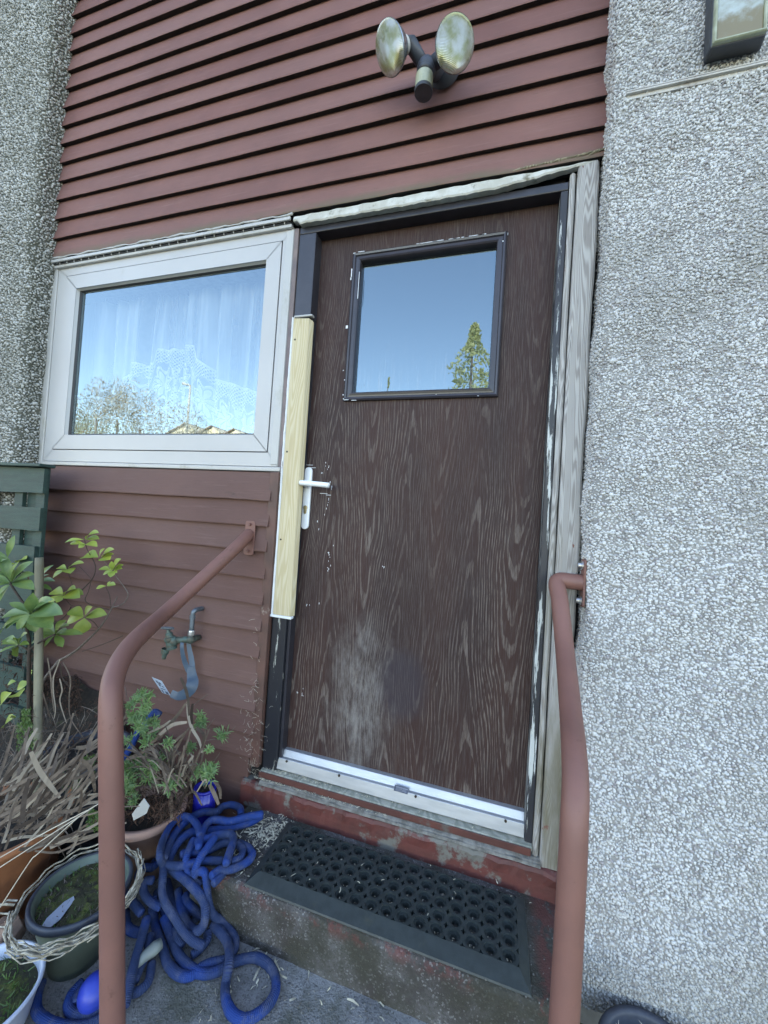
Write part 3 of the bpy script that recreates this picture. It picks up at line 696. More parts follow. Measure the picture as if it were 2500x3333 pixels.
# ------------------------------------------------------------------ door and frame
df = thing('door_frame', (.4, 0, -.05), 'dark door frame with a spliced pine repair and weathered timber post', 'door frame')
MB().box(-.048, .021, -.004, .12, 1.628, 1.9465).build('left_jamb', M['dframe'], df, bevel=.003)
MB().box(-.050, .009, -.002, .12, -.040, .517).build('left_jamb', M['dframe_peel'], df, bevel=.004)
MB().box(.0095, .021, .010, .12, -.034, 1.628).build('jamb_stop', M['dframe'], df, bevel=.002)
MB().box(-.049, .877, -.003, .12, 1.9475, 1.974).build('head', M['dframe'], df, bevel=.003)
MB().box(-.03, .87, .02, .12, 1.974, 2.02).build('head_backing', M['darkgap'], df)
MB().box(.8555, .877, -.003, .12, -.035, 1.9465).build('right_jamb', M['dframe_peel2'], df, bevel=.003)
def rough_post(name, x0, x1, y0, y1, z0, z1, m, amp=.0025, n=90, seed=1, right_amp=None):
    r = random.Random(seed); V = []; F = []; ra = right_amp if right_amp is not None else amp; cr = .006
    e = [0, 0]
    for i in range(n+1):
        z = z0+(z1-z0)*i/n
        for k in range(2): e[k] = e[k]*.8+r.uniform(-1, 1)*.6
        a = x0+amp*(e[0]*.6+.4*math.sin(z*7)); b = x1+ra*(e[1]+.5*math.sin(z*11))
        V += [(a, y1, z), (a, y0+cr, z), (a+cr, y0, z), (b-cr, y0, z), (b, y0+cr, z), (b, y1, z)]
    for i in range(n):
        for j in range(5): F.append((i*6+j, i*6+j+1, (i+1)*6+j+1, (i+1)*6+j))
    F.append((0,5,4,3,2,1)); F.append(tuple(n*6+j for j in range(6)))
    return link(name, mesh_np(name, V, F), m, df)
rough_post('weathered_strip', .8785, .8955, -.010, .04, -.082, 1.992, M['grey_wood'], .0012, seed=3)
rough_post('weathered_post', .8985, .9585, -.020, .04, -.092, 2.010, M['grey_wood'], .0010, seed=4, right_amp=.0020)
MB().box(.9, .985, .02, .06, -.3, 2.02).build('dark_gap', M['darkgap'], df)
# pine repair piece with painted left edge and screw heads
rp = MB().quadbox([(-.047,-.007,.524),(.024,-.007,.524),(.034,.012,.524),(-.047,.012,.524)], [(-.047,-.007,1.627),(.018,-.007,1.622),(.029,.012,1.616),(-.047,.012,1.627)])
rp = rp.build('pine_repair', M['pine'], df, bevel=.0025)
wp = rough_post('painted_edge', -.0585, -.0475, -.0075, .02, .515, 1.632, M['white_paint'], .0015, seed=8)
MB().box(-.060, .030, -.0085, .012, .514, .5238).build('painted_end', M['white_paint'], df, bevel=.003)
for z in (.80, 1.125, 1.545): MB().lathe([(.0,-.0002),(.0035,-.0002),(.0035,.003)], (-.035,-.0075,z), (0,1,0), 12).build('screw_hole', M['darkgap'], rp)
cap = MB(); cap.box(-.046, .03, -.009, .012, 1.628, 1.636); cap.build('painted_cap', M['whitestrip'], df, bevel=.003)
# bowed drip mould over the door
V = []; F = []; nn = 70
for i in range(nn+1):
    t = i/nn; x = -.066+t*1.008
    zt = 2.0065+.004*t+(.006 if t > .85 else 0)*(t-.85)/.15+.0008*math.sin(i*1.7)
    if t < .02: zb = 1.985
    else: zb = np.interp(t, [.02, .06, .45, .72, .84, .93, 1.], [1.972, 1.971, 1.970, 1.972, 1.985, 1.999, 2.004])+.0012*math.sin(i*2.1)
    yf = -.027+.0012*math.sin(i*.9)+(.006*max(0, t-.8)/.2)
    V += [(x, 0, zt), (x, yf+.010, zt), (x, yf+.004, zt-.003), (x, yf, zb+.005), (x, yf+.003, zb), (x, 0, zb+.002)]
for i in range(nn):
    for j in range(6): F.append((i*6+j, i*6+(j+1)%6, (i+1)*6+(j+1)%6, (i+1)*6+j))
F.append(tuple(reversed(range(6)))); F.append(tuple(nn*6+j for j in range(6)))
dm = link('drip_mould', mesh_np('drip_mould', V, [tuple(reversed(f)) for f in F], False), simple('lichen stained white timber', (.55,.54,.49), (.42,.40,.34), 16, .75, .6, 80, dirt=(.19,.17,.12), dthr=(.55,.72), dscale=26))
tag(dm, 'bowed off white timber drip moulding peeling away above the door', 'moulding')

dr = thing('door', (.43, YD, .0), 'dark brown woodgrain door with a square glass pane', 'door')
GX0, GX1, GZ0, GZ1 = .1560, .7040, 1.3230, 1.8760
def plate_hole(y):
    mb = MB(); X = [.0165, GX0+.02, GX1-.02, .8545]; Z = [.02, GZ0+.02, GZ1-.02, 1.985]
    for i in range(3):
        for j in range(3):
            if i == 1 and j == 1: continue
            mb.add([(X[i],y,Z[j]),(X[i+1],y,Z[j]),(X[i+1],y,Z[j+1]),(X[i],y,Z[j+1])], [(0,1,2,3)])
    return mb
mb = plate_hole(YD); mb.box(.0165, .8545, YD+.001, .099, .02, GZ0+.02); mb.build('door_leaf', M['door'], dr)
# moulded glazing frame: section swept round the rectangle
gf = [(.0, YD), (.001, YD-.010), (.006, YD-.014), (.012, YD-.0125), (.015, YD-.008), (.019, YD-.0085), (.026, YD-.010), (.031, YD-.007), (.034, YD+.001), (.035, YD+.016)]
def sweep_rect(X0, X1, Z0, Z1, prof):
    mb = MB(); rings = []
    for (o_, y) in prof: rings.append([(X0+o_,y,Z0+o_),(X1-o_,y,Z0+o_),(X1-o_,y,Z1-o_),(X0+o_,y,Z1-o_)])
    for side in range(4):
        j = (side+1) % 4
        V = [p for rg in rings for p in (rg[side], rg[j])]
        mb.add(V, [(2*k, 2*k+1, 2*k+3, 2*k+2) for k in range(len(rings)-1)])
    return mb
gl = sweep_rect(GX0, GX1, GZ0, GZ1, gf).build('glazing_frame', simple('dark brown plastic moulding', (.04,.034,.04), (.03,.026,.03), 8, .24, .05, 150), dr)
q = GX0+.034, GX1-.034, GZ0+.034, GZ1-.034
MB().add([(q[0],YD+.015,q[2]),(q[1],YD+.015,q[2]),(q[1],YD+.015,q[3]),(q[0],YD+.015,q[3])], [(0,1,2,3)]).build('pane', M['glass_door'], dr)
MB().box(GX0+.02, GX1-.02, .085, .095, GZ0+.02, GZ1-.02).build('dark_room', M['darkgap'], dr)
# paint flakes round the glazing frame
pf = MB(); r = random.Random(3)
def flake(mb, x, z, w_, h_, y): mb.box(x-w_/2, x+w_/2, y-.0008, y, z-h_/2, z+h_/2)
for i in range(13): flake(pf, r.uniform(.40, .66), GZ1-.0010-r.random()*.001, r.uniform(.008,.03), .0018, YD-.0101)
for (x, z, a, b) in ((.702,1.87,.006,.008),(.7025,1.845,.0025,.045),(.7,1.86,.004,.02),(.157,1.80,.003,.03),(.152,1.785,.006,.01),(.19,1.875,.025,.002),(.163,1.872,.008,.004),(.188,1.75,.0018,.10),(.148,1.603,.008,.011),(.16,1.33,.005,.004),(.17,1.326,.018,.0018),(.64,1.328,.006,.004),(.158,1.40,.003,.003),(.146,1.44,.003,.003),(.156,1.345,.003,.004),(.20,1.3235,.02,.0016),(.5,1.335,.003,.0015),(.69,1.84,.003,.004)):
    flake(pf, x, z, a, b, YD-.0115 if x > .155 and x < .7 else YD-.0008)
for (x, z) in ((.125,1.02),(.13,1.0),(.118,.955),(.12,.94),(.116,.93),(.113,.90),(.142,.74),(.144,.72),(.139,.755),(.14,.70),(.135,.765),(.35,.735),(.07,.56),(.06,.565),(.11,.58),(.088,1.06),(.1,1.09),(.11,1.075),(.05,.24),(.075,.25),(.072,.235),(.085,.87),(.09,.845),(.155,.79)):
    for k_ in range(r.randint(1, 3)):
        flake(pf, x+r.uniform(-.004,.004), z+r.uniform(-.008,.008), r.uniform(.0007,.0020), r.uniform(.0015,.008), YD-.0002)
for (x, z, L) in ((.03,1.085,.035),(.045,1.075,.03),(.1,.98,.03),(.12,.975,.02)): flake(pf, x, z, L, .0014, YD-.0002)
tag(pf.build('paint_flakes', M['white_paint'], dr), kind='stuff')

# threshold strip with rebate, screws and label
th = thing('threshold', (.43, .02, -.03), 'silver aluminium threshold strip along the bottom of the door', 'threshold')
MB().quadbox([(.014,.012,-.006),(.8545,.012,-.006),(.8545,.05,-.006),(.014,.05,-.006)], [(.014,.030,.0295),(.8545,.030,.0295),(.8545,.05,.0305),(.014,.05,.0305)]).build('upper_rail', M['alu'], th, bevel=.0015)
MB().quadbox([(.006,.001,-.028),(.8545,.001,-.028),(.8545,.03,-.028),(.012,.03,-.028)], [(.010,.009,.008),(.8545,.009,.008),(.8545,.022,.0095),(.014,.022,.0095)]).build('lower_rail', M['alu'], th, bevel=.0015)
MB().box(.012, .8545, .005, .05, -.0292, -.0284).build('base_seal', M['gasket'], th)
for x in (.045, .25, .52, .80): MB().lathe([(.0,-.001),(.004,-.001),(.004,.002)], (x,.0065,.004), (0,-1,.3), 12, cap0=True).build('screw', M['bark_d'], th)
# label: sits flat on the sloping face, from its corner pixels
def face_pt(u, v):       # intersection with the sloping lower rail face
    a = np.array([.2,.001,-.028]); n = np.cross([1,0,0], [0,.008,.036]); d = ray(u, v); return CAM+d*np.dot(a-CAM, n)/np.dot(d, n)+np.array([0,-.0008,0])
sc8 = 1659/200
L4 = [face_pt(1250+x/sc8, 2500+y/sc8) for x, y in ((262,600),(636,706),(676,556),(300,440))]
MB().quadbox(L4, [p+np.array([0,-.0004,.0001]) for p in L4]).build('label', M['label_dark'], th)
lp = MB()
for r0, lo, hi in ((.80, .1, .95), (.62, .12, .55), (.62, .6, .8), (.45, .12, .85), (.28, .12, .5), (.28, .56, .9), (.12, .2, .6)):
    def lc(a, b): return (np.array(L4[0])*(1-a)+np.array(L4[1])*a)*(1-b)+(np.array(L4[3])*(1-a)+np.array(L4[2])*a)*b+np.array([0,-.0007,.0001])
    hh = .09 if r0 == .80 else .035; lp.add([lc(lo,r0-hh),lc(hi,r0-hh),lc(hi,r0+hh),lc(lo,r0+hh)], [(0,1,2,3)])
lp.build('label_print', M['label_light'], th)
# timber sill under it with red painted front
sl_ = thing('door_sill', (.43, -.02, -.06), 'weathered timber door sill with a red painted front edge', 'sill')
MB().quadbox([(-.048,-.016,-.048),(.8765,-.016,-.048),(.8765,.03,-.048),(-.048,.03,-.048)], [(-.048,-.014,-.037),(.8765,-.014,-.037),(.8765,.03,-.0295),(-.048,.03,-.0295)]).build('sill_top', M['sillwood'], sl_, bevel=.002)
MB().box(-.050, .873, -.020, -.0165, -.060, -.0385).build('sill_front', M['redwood'], sl_, bevel=.0015)

# handle
hd = thing('door_handle', (.03, .03, .84), 'white lever door handle on a long backplate with keyhole', 'door handle')
hc = .034
def stadium(mb, cx, cz0, cz1, r, y0, y1, n=12):
    P = [(cx+r*math.cos(math.pi*k/n), cz1+r*math.sin(math.pi*k/n)) for k in range(n+1)]+[(cx+r*math.cos(math.pi+math.pi*k/n), cz0+r*math.sin(math.pi+math.pi*k/n)) for k in range(n+1)]
    m2 = len(P); mb.add([(x, y0, z) for x, z in P]+[(x, y1, z) for x, z in P], [tuple(range(m2)), tuple(reversed(range(m2, 2*m2)))]+[(i, m2+i, m2+(i+1)%m2, (i+1)%m2) for i in range(m2)])
    return mb
stadium(MB(), hc, .858, 1.060, .0155, YD-.009, YD).build('backplate', M['handle'], hd, bevel=.002)
lv = MB().lathe([(.0125,0),(.0125,.014),(.010,.016),(.009,.034)], (hc, YD-.009, 1.012), (0,-1,0), 20)
lv.tube(smooth_path([(hc, YD-.040, 1.012), (hc-.001, YD-.052, 1.012), (hc+.012, YD-.057, 1.011), (hc+.06, YD-.057, 1.009), (hc+.112, YD-.055, 1.006)], 4), .0095, 16)
lv.build('lever', M['handle'], hd, smooth=True)
ks = stadium(MB(), hc, .905, .922, .0052, YD-.012, YD-.0085); ks.lathe([(.0,.0),(.0085,.0),(.0085,.002)], (hc, YD-.0125, .923), (0,1,0), 16)
ks.build('lock_cylinder', M['brass'], hd)

# ------------------------------------------------------------------ rubber ring mat
def ring_mat():
    mb = MB(); nx, ny = 16, 5; z1 = -.140; x0, x1, y0, y1 = .098, .860, -.292, -.058
    ix0, ix1, iy0, iy1 = x0+.026, x1-.026, y0+.038, y1-.014
    cw_, ch = (ix1-ix0)/nx, (iy1-iy0)/ny; K = 24; rc = .0035
    for i in range(nx):
        for j in range(ny):
            cx, cy = ix0+(i+.5)*cw_, iy0+(j+.5)*ch; hx, hy = cw_/2, ch/2
            out = []; inn = []; rin = min(hx, hy)*.88
            for k in range(K):
                a = 2*math.pi*k/K+math.pi/K; c, s = math.cos(a), math.sin(a)
                t = min(hx/abs(c) if abs(c) > 1e-6 else 9, hy/abs(s) if abs(s) > 1e-6 else 9)
                px, py = c*t, s*t
                d = math.hypot(hx-abs(px), hy-abs(py))
                if d < rc*1.35: # pull back round the small corner hole
                    qx, qy = math.copysign(hx, c), math.copysign(hy, s); L = math.hypot(px-qx, py-qy)+1e-9
                    vx, vy = -c, -s; px, py = qx+vx*rc*1.1, qy+vy*rc*1.1
                out.append((cx+px, cy+py)); sag = .35 if s < 0 else 1.
                inn.append((cx+c*rin*1.0, cy+s*rin*(1.0)))
            zz = z1-.0055
            V = [(x, y, z1) for x, y in out]+[(x, y, z1) for x, y in inn]+[(x, y, zz) for x, y in inn]
            r2 = .60; V += [(cx+(x-cx)*r2, cy+(y-cy)*r2, zz) for x, y in inn]+[(cx+(x-cx)*r2, cy+(y-cy)*r2, z1-.017) for x, y in inn]
            V += [(x, y, z1-.017) for x, y in out]
            F = []
            for k in range(K):
                k2 = (k+1) % K
                for a_, b_ in ((0,1),(1,2),(2,3),(3,4),(5,0)): F.append((a_*K+k, a_*K+k2, b_*K+k2, b_*K+k))
            mb.add(V, F)
    o = mb.build('ring_grid', M['mat'], mt)
    # straps across the front half of each ring and solid borders
    b = MB()
    def slope(xa, xb, ya, yb, outer):   # bevelled border strips
        pass
    zb = -.1575
    b.quadbox([(x0,y0,zb),(x1,y0,zb),(ix1,iy0,zb),(ix0,iy0,zb)], [(x0+.002,y0+.002,-.1535),(x1-.002,y0+.002,-.1535),(ix1,iy0,z1),(ix0,iy0,z1)])
    b.quadbox([(x0,y0,zb),(ix0,iy0,zb),(ix0,iy1,zb),(x0,y1,zb)], [(x0+.002,y0+.002,-.1535),(ix0,iy0,z1),(ix0,iy1,z1),(x0+.002,y1-.002,-.1500)])
    b.quadbox([(ix1,iy0,zb),(x1,y0,zb),(x1,y1,zb),(ix1,iy1,zb)], [(ix1,iy0,z1),(x1-.002,y0+.002,-.1535),(x1-.002,y1-.002,-.1500),(ix1,iy1,z1)])
    b.quadbox([(ix0,iy1,zb),(ix1,iy1,zb),(x1,y1,zb),(x0,y1,zb)], [(ix0,iy1,z1),(ix1,iy1,z1),(x1-.002,y1-.002,-.1500),(x0+.002,y1-.002,-.1500)])
    b.build('border', M['mat'], mt)
mt = thing('rubber_mat', (.48, -.17, -.158), 'black rubber ring doormat lying on the concrete doorstep', 'doormat')
ring_mat()

# ------------------------------------------------------------------ handrails
def post_plate(root, c, n, hw, hh, t, m, name='wall_plate'):
    c = Vector(c); n = Vector(n).normalized(); u = Vector((0,0,1)).cross(n).normalized(); wv = Vector((0,0,1))
    P = []
    for k in range(4):
        for a in range(5):
            an = math.pi/2*k+math.pi/8*a; sx = 1 if k in (0,3) else -1; sz = 1 if k in (0,1) else -1
            P.append(c+u*(sx*(hw-.008)+.008*math.cos(an))+wv*(sz*(hh-.008)+.008*math.sin(an)))
    m2 = len(P); return MB().add([p+n*t for p in P]+P, [tuple(range(m2)), tuple(reversed(range(m2, 2*m2)))]+[(i, m2+i, m2+(i+1)%m2, (i+1)%m2) for i in range(m2)]).build(name, m, root, bevel=.001)
rl = thing('handrail', (.03, -.62, -.3), 'brown tubular handrail fixed to the cladding left of the door', 'handrail')
Lp = [atY(812,1738,-.024), atY(765,1785,-.10), atD(560,1975,1.155), atD(455,2070,.97), atD(405,2130,.895), atD(374,2195,.845), atD(362,2270,.81), atD(361,2400,.79), atD(364,2700,.775), atD(366,3200,.77)]
Lp = [np.array(p) for p in Lp]
lastv = Lp[-1]-Lp[-2]; Lp.append(Lp[-1]+lastv*((-.30-Lp[-1][2])/lastv[2]))
MB().tube(smooth_path(Lp, 8), .0218, 28).build('tube', M['rail'], rl, smooth=True)
post_plate(rl, (-.156, -.021, .797), (0,-1,0), .021, .063, .006, M['rail'])
for z, in ((.848,), (.749,)):
    MB().lathe([(.0,.007),(.004,.008),(.0055,.004),(.0055,.0)], (-.156, -.028, z), (0,-1,0), 12).build('bolt', M['rail'], rl)
rr_ = thing('handrail', (.85, -.62, -.3), 'brown tubular handrail fixed to the pebble dashed wall right of the door', 'handrail')
Rp = [(.9665, -.060, .760)]
Rp = [np.array([.962,-.062,.757]), np.array([.940,-.062,.757]), atD(1815,1893,1.17)]
Rp[2] = atY(1815,1893,-.066); e0 = Rp[2]
Rp += [atY(1822,1955,-.105), atD(1838,2110,.965), atD(1855,2290,.83), atD(1868,2440,.725), atD(1873,2560,.675), atD(1869,2680,.648), atD(1860,2880,.632), atD(1840,3250,.612)]
lastv = Rp[-1]-Rp[-2]; Rp.append(Rp[-1]+lastv*((-.30-Rp[-1][2])/lastv[2]))
MB().tube(smooth_path(Rp, 8), .0222, 28).build('tube', M['rail'], rr_, smooth=True)
post_plate(rr_, (.967, -.062, .757), (-1,0,0), .021, .066, .006, M['rail'])
for z in (.805, .707):
    MB().lathe([(.0,.0125),(.0065,.0125),(.0075,.009),(.0075,.003),(.0125,.0025),(.0125,.0)], (.961, -.062, z), (-1,0,0), 6 if 0 else 12).build('bolt', M['steel'], rr_)

# ------------------------------------------------------------------ twin floodlight
fd = thing('floodlight', (.455, -.025, 2.40), 'twin reflector floodlight with motion sensor on the upper cladding', 'floodlight')
MB().lathe([(.0,.035),(.034,.035),(.046,.028),(.050,.0)], (.470,-.028,2.395), (0,-1,0), 28).build('wall_base', M['black_plastic'], fd, smooth=True)
jb = Vector((.425,-.095,2.345))
b_ = MB().tube([(.468,-.04,2.392),(.44,-.075,2.362),tuple(jb)], [.030,.026,.024], 18); b_.ball(jb, .031, 18, 12, (1,1,1.15)); b_.tube([tuple(jb+Vector((0,0,-.0))), tuple(jb+Vector((-.002,-.004,-.028)))], [.028,.029], 20)
b_.build('body', M['black_plastic'], fd, smooth=True)
sp_ = jb+Vector((-.003,-.006,-.030))
MB().lathe([(.0285,0),(.0280,-.042)], sp_, (0,0,1), 24).build('sensor_lens', M['lens'], fd, smooth=True)
MB().lathe([(.0280,-.042),(.0292,-.043),(.0285,-.053),(.0,-.054)], sp_, (0,0,1), 24).build('sensor_cap', M['black_plastic'], fd)
def par(c, d):
    c = Vector(c); d = Vector(d).normalized()
    MB().lathe([(.0605,-.002),(.0595,.001),(.050,.0075),(.035,.012),(.018,.0145),(.0,.0155)], c, d, 40).build('lamp_glass', M['lampglass'], fd, smooth=True)
    o = MB().lathe([(.061,-.001),(.0615,-.005),(.058,-.012),(.048,-.030),(.036,-.048),(.024,-.060),(.022,-.066)], c, d, 36).build('lamp_reflector', M['lampback'], fd, smooth=True)
    a = c-d*.062
    MB().lathe([(.0235,.0),(.0235,-.010)], a, d, 24).build('lamp_collar', M['whitestrip'], o)
    e = c-d*.070
    mm = MB().tube([tuple(e+d*.002), tuple(e-d*.03), tuple(jb+(e-d*.03-jb)*.25)], [.0215,.0215,.019], 18)
    mm.build('arm', M['black_plastic'], fd, smooth=True)
pl_ = Vector(atY(1267,159,-.165)); pr_ = Vector(atY(1482,143,-.165))
camv = Vector(CAM)
par(pl_, ((camv-pl_).normalized()+Vector((-.75,.05,.12))))
par(pr_, ((camv-pr_).normalized()+Vector((.42,-.1,.15))))

# bulkhead light on the right wall
bk = thing('bulkhead_light', (1.23,-.105,2.13), 'old black bulkhead light with a grimy glass front at the top right', 'bulkhead light')
bx0, bx1, bz0, bz1 = 1.170, 1.292, 2.134, 2.33
MB().quadbox([(bx0,-.106,bz0),(bx1,-.106,bz0),(bx1-.010,-.152,bz0-.008),(bx0-.002,-.152,bz0-.008)], [(bx0,-.106,bz1),(bx1,-.106,bz1),(bx1-.010,-.152,bz1),(bx0-.002,-.152,bz1)]).build('housing', M['black_plastic'], bk, bevel=.006)
sweep_rect(bx0+.001, bx1-.013, bz0-.004, bz1-.004, [(.0,-.150),(.0,-.158),(.002,-.161),(.005,-.161),(.007,-.158),(.007,-.153)]).build('glass_rim', M['lens'], bk)
kk = N('grimy glass cover'); xz = kk.sep()
dgl = kk.ramp(kk.math('ADD', kk.noise(14, 5, .6), kk.math('MULTIPLY', kk.ramp(xz[2], 2.15, 2.23, True), .28)), .52, .72)
M['grime'] = kk.done(kk.mix(dgl, kk.mix(kk.ramp(kk.noise(9, 4, .6, None, 1.), .4, .65), (.42,.47,.47), (.30,.32,.27)), (.20,.165,.09)), .18, kk.bump(kk.noise(20, 2), .1, .003), spec=.6)
MB().box(bx0+.007, bx1-.019, -.157, -.150, bz0+.002, bz1-.010).build('glass_cover', M['grime'], bk, bevel=.004)

# ------------------------------------------------------------------ garden tap and strap
tp = thing('garden_tap', (-.40, -.03, .40), 'tarnished outdoor tap on a bent pipe fixed to the brown cladding', 'tap')
pw = [(-.350,-.018,.508), (-.350,-.045,.510), (-.353,-.058,.504), (-.355,-.060,.490), (-.355,-.060,.44), (-.355,-.060,.41)]
MB().tube(smooth_path(pw, 5), .0085, 14).build('pipe', M['copper'], tp, smooth=True)
MB().lathe([(.0105,0),(.0105,.012)], (-.355,-.060,.478), (0,0,1), 14, True, True).build('pipe_joint', M['copper'], tp)
MB().lathe([(.0115,0),(.0125,.004),(.0125,.016),(.0115,.02)], (-.355,-.060,.415), (0,0,1), 8, True, True).build('pipe_joint', M['steel'], tp)
b_ = MB().tube([(-.352,-.02,.398),(-.353,-.058,.400),(-.375,-.075,.400),(-.398,-.085,.398)], [.010,.013,.012,.012], 14)
b_.ball((-.355,-.060,.400), .0155, 14, 10); b_.ball((-.405,-.090,.394), .0175, 14, 10, (1,1,1.1)); b_.build('tap_elbow', M['verdigris'], tp, smooth=True)
MB().lathe([(.018,-.035),(.019,-.028),(.016,-.026),(.0165,-.004),(.0195,0),(.0195,.010),(.014,.013),(.012,.026),(.0085,.028),(.0045,.042)], (-.418,-.094,.398), (-.25,-.1,1), 16).build('tap_body', M['verdigris'], tp)
MB().lathe([(.0135,0),(.0135,-.018),(.009,-.022),(.007,-.040)], (-.432,-.098,.366), (.12,0,1), 14).build('spout', M['verdigris'], tp)
th_ = Vector((-.430,-.098,.441))
MB().tube([tuple(th_+Vector((-.036,.008,-.006))), tuple(th_), tuple(th_+Vector((.034,-.008,.006)))], [.0045,.0062,.0045], 10).build('tee_handle', M['copper'], tp)
# strap hung over the tap: two legs joining into a wide curled band
sx = 3.16
def c3p(x, y, yy): return atY(450+x/sx, 1650+y/sx, yy)
stp = thing('hose_strap', (-.38,-.06,.19), 'slate blue rubber strap with a paper tag hooked over the tap', 'strap')
A = smooth_path([c3p(470,1345,-.060), c3p(450,1400,-.085), c3p(455,1500,-.085), c3p(480,1600,-.075), c3p(520,1690,-.065)], 5)
B = smooth_path([c3p(470,1345,-.060), c3p(510,1370,-.05), c3p(525,1460,-.05), c3p(545,1560,-.05), c3p(560,1690,-.055)], 5)
mbs = MB()
for P_, w0 in ((A, .0045), (B, .0055)):
    mbs.ribbon(P_, [(Vector(P_[min(i+1,len(P_)-1)])-Vector(P_[max(i-1,0)])).cross(Vector(CAM)-Vector(P_[i])).normalized() for i in range(len(P_))], [w0+.005*i/len(P_) for i in range(len(P_))])
mbs.build('strap_loop', M['rubber'], stp, solid=.002)
Cc = smooth_path([c3p(540,1640,-.060), c3p(553,1740,-.062), c3p(560,1800,-.07), c3p(540,1870,-.08), c3p(480,1925,-.09), c3p(405,1945,-.10), c3p(335,1915,-.105)], 5)
sd_ = []; wd_ = []
for i, p in enumerate(Cc):
    t = i/(len(Cc)-1); sd_.append((Vector(Cc[min(i+1,len(Cc)-1)])-Vector(Cc[max(i-1,0)])).cross(Vector(CAM)-Vector(p)).normalized()+Vector((0,-.35,.1))); wd_.append(.014+.009*math.sin(math.pi*min(1, t*1.1)))
MB().ribbon(Cc, sd_, wd_).build('strap_band', M['rubber'], stp, solid=.002, sub=1)
tg = [c3p(140,1748,-.125), c3p(242,1790,-.118), c3p(335,1940,-.10), c3p(250,1910,-.107)]
MB().quadbox(tg, [p+np.array([0,-.001,0]) for p in tg]).build('tag_paper', simple('pale blue paper', (.42,.5,.6), rough=.5), stp)
def tgp(a, b): return (np.array(tg[0])*(1-a)+np.array(tg[1])*a)*(1-b)+(np.array(tg[3])*(1-a)+np.array(tg[2])*a)*b+np.array([0,-.0016,0])
pm = MB()
for (a0, a1, b0, b1) in ((.25,.42,.15,.3),(.5,.7,.18,.33),(.3,.5,.38,.5),(.6,.8,.42,.5),(.2,.8,.62,.68),(.15,.35,.75,.95),(.55,.9,.78,.97),(.35,.45,.25,.4)): pm.add([tgp(a0,b0),tgp(a1,b0),tgp(a1,b1),tgp(a0,b1)], [(0,1,2,3)])
pm.build('tag_print', M['label_dark'], stp)

# ------------------------------------------------------------------ green slatted fence panel on the left
tf = thing('fence', (-1.5, -.16, -.3), 'dark green slatted fence panel in front of the grimy dashed wall', 'fence')
zr = [(1.018,.912,-1.050), (.851,.760,-1.054), (.694,.592,-1.070), (.530,.428,-1.066), (.366,.262,-1.07), (.2,.1,-1.07), (.04,-.06,-1.07), (-.12,-.22,-1.07)]
MB().box(-3.0, -1.040, -.185, -.125, 1.020, 1.033).build('cap_rail', M['tealpaint'], tf, bevel=.003)
r = random.Random(4)
for za, zb, xe in zr:
    V = []; F = []; n = 40
    for i in range(n+1):
        x = -3.0+(xe+3.0)*i/n; a = .003*math.sin(x*5+za*9)+r.uniform(-.0008,.0008); b = .003*math.sin(x*4+za*5)+r.uniform(-.0008,.0008)
        V += [(x,-.160,zb+b),(x,-.160,za+a),(x,-.145,za+a),(x,-.145,zb+b)]
    for i in range(n):
        for j in range(4): F.append((i*4+j, i*4+(j+1)%4, (i+1)*4+(j+1)%4, (i+1)*4+j)[::-1])
    F.append((0,1,2,3)); F.append((n*4+3,n*4+2,n*4+1,n*4))
    link('board', mesh_np('board', V, F), M['tealpaint'], tf)
for x in (-1.085, -1.215, -1.40, -1.6, -1.85, -2.1):
    MB().box(x-.028, x+.022, -.144, -.128, -.3, 1.019).build('batten', M['tealpaint'], tf, bevel=.002)
MB().box(-1.19, -1.11, -.127, -.118, .58, 1.015).build('back_board', M['tealpaint'], tf)

# ------------------------------------------------------------------ pots, basket, hose, plants
def pot(name, c, z0, z1, r0, r1, m, label, cat, rim=.012, soil='soil', sink=.03, rimh=.025):
    t = thing(name, (c[0], c[1], z0), label, cat)
    h = z1-z0
    MB().lathe([(.0,0),(r0,0),(r0+(r1-r0)*.9,h-rimh),(r1-.002+rim*.2,h-rimh+.001),(r1+rim*.5,h-rimh*.7),(r1+rim*.5,h-.004),(r1+rim*.2,h),(r1-.006,h-.001),(r1-.010,h-.008),(r1-.012-(r1-r0)*sink/h,h-sink-.01)], (c[0],c[1],z0), (0,0,1), 48).build('pot_wall', m, t, smooth=True)
    # lumpy soil disc
    n = 28; V = [(c[0], c[1], z1-sink+.01)]; F = []; rg = random.Random(int(abs(c[0])*1e4)); K = 7
    for i in range(1, K+1):
        for k in range(n):
            a = 2*math.pi*k/n; rr = (r1-.012)*i/K; V.append((c[0]+rr*math.cos(a), c[1]+rr*math.sin(a), z1-sink+.010*(1-i/K)+rg.uniform(-.004,.004)))
    for k in range(n): F.append((0, 1+k, 1+(k+1)%n))
    for i in range(K-1):
        for k in range(n): F.append((1+i*n+k, 1+(i+1)*n+k, 1+(i+1)*n+(k+1)%n, 1+i*n+(k+1)%n))
    link('soil', mesh_np('soil', V, F, True), M[soil], t)
    return t
pot('flowerpot', (-.332,-.222), -.3, -.10, .078, .110, M['terra'], 'round worn terracotta flowerpot with needle leaved plants beside the blue hose', 'flowerpot', rim=.018, rimh=.03)
pot('flowerpot', (-.60,-.47), -.3, -.03, .12, .165, M['terra_o'], 'large orange terracotta flowerpot at the left edge under dried strap leaves', 'flowerpot', soil='soil')
pot('flowerpot', (-.62,-.22), -.3, .02, .10, .13, M['blackpot'], 'black plastic flowerpot against the cladding under the green shrub', 'flowerpot')
bp_ = pot('blue_pot', (-.205,-.105), -.3, -.078, .040, .036, M['bluepot'], 'small glossy cobalt blue pot behind the terracotta flowerpot', 'flowerpot', rim=.004, rimh=.012, sink=.012)
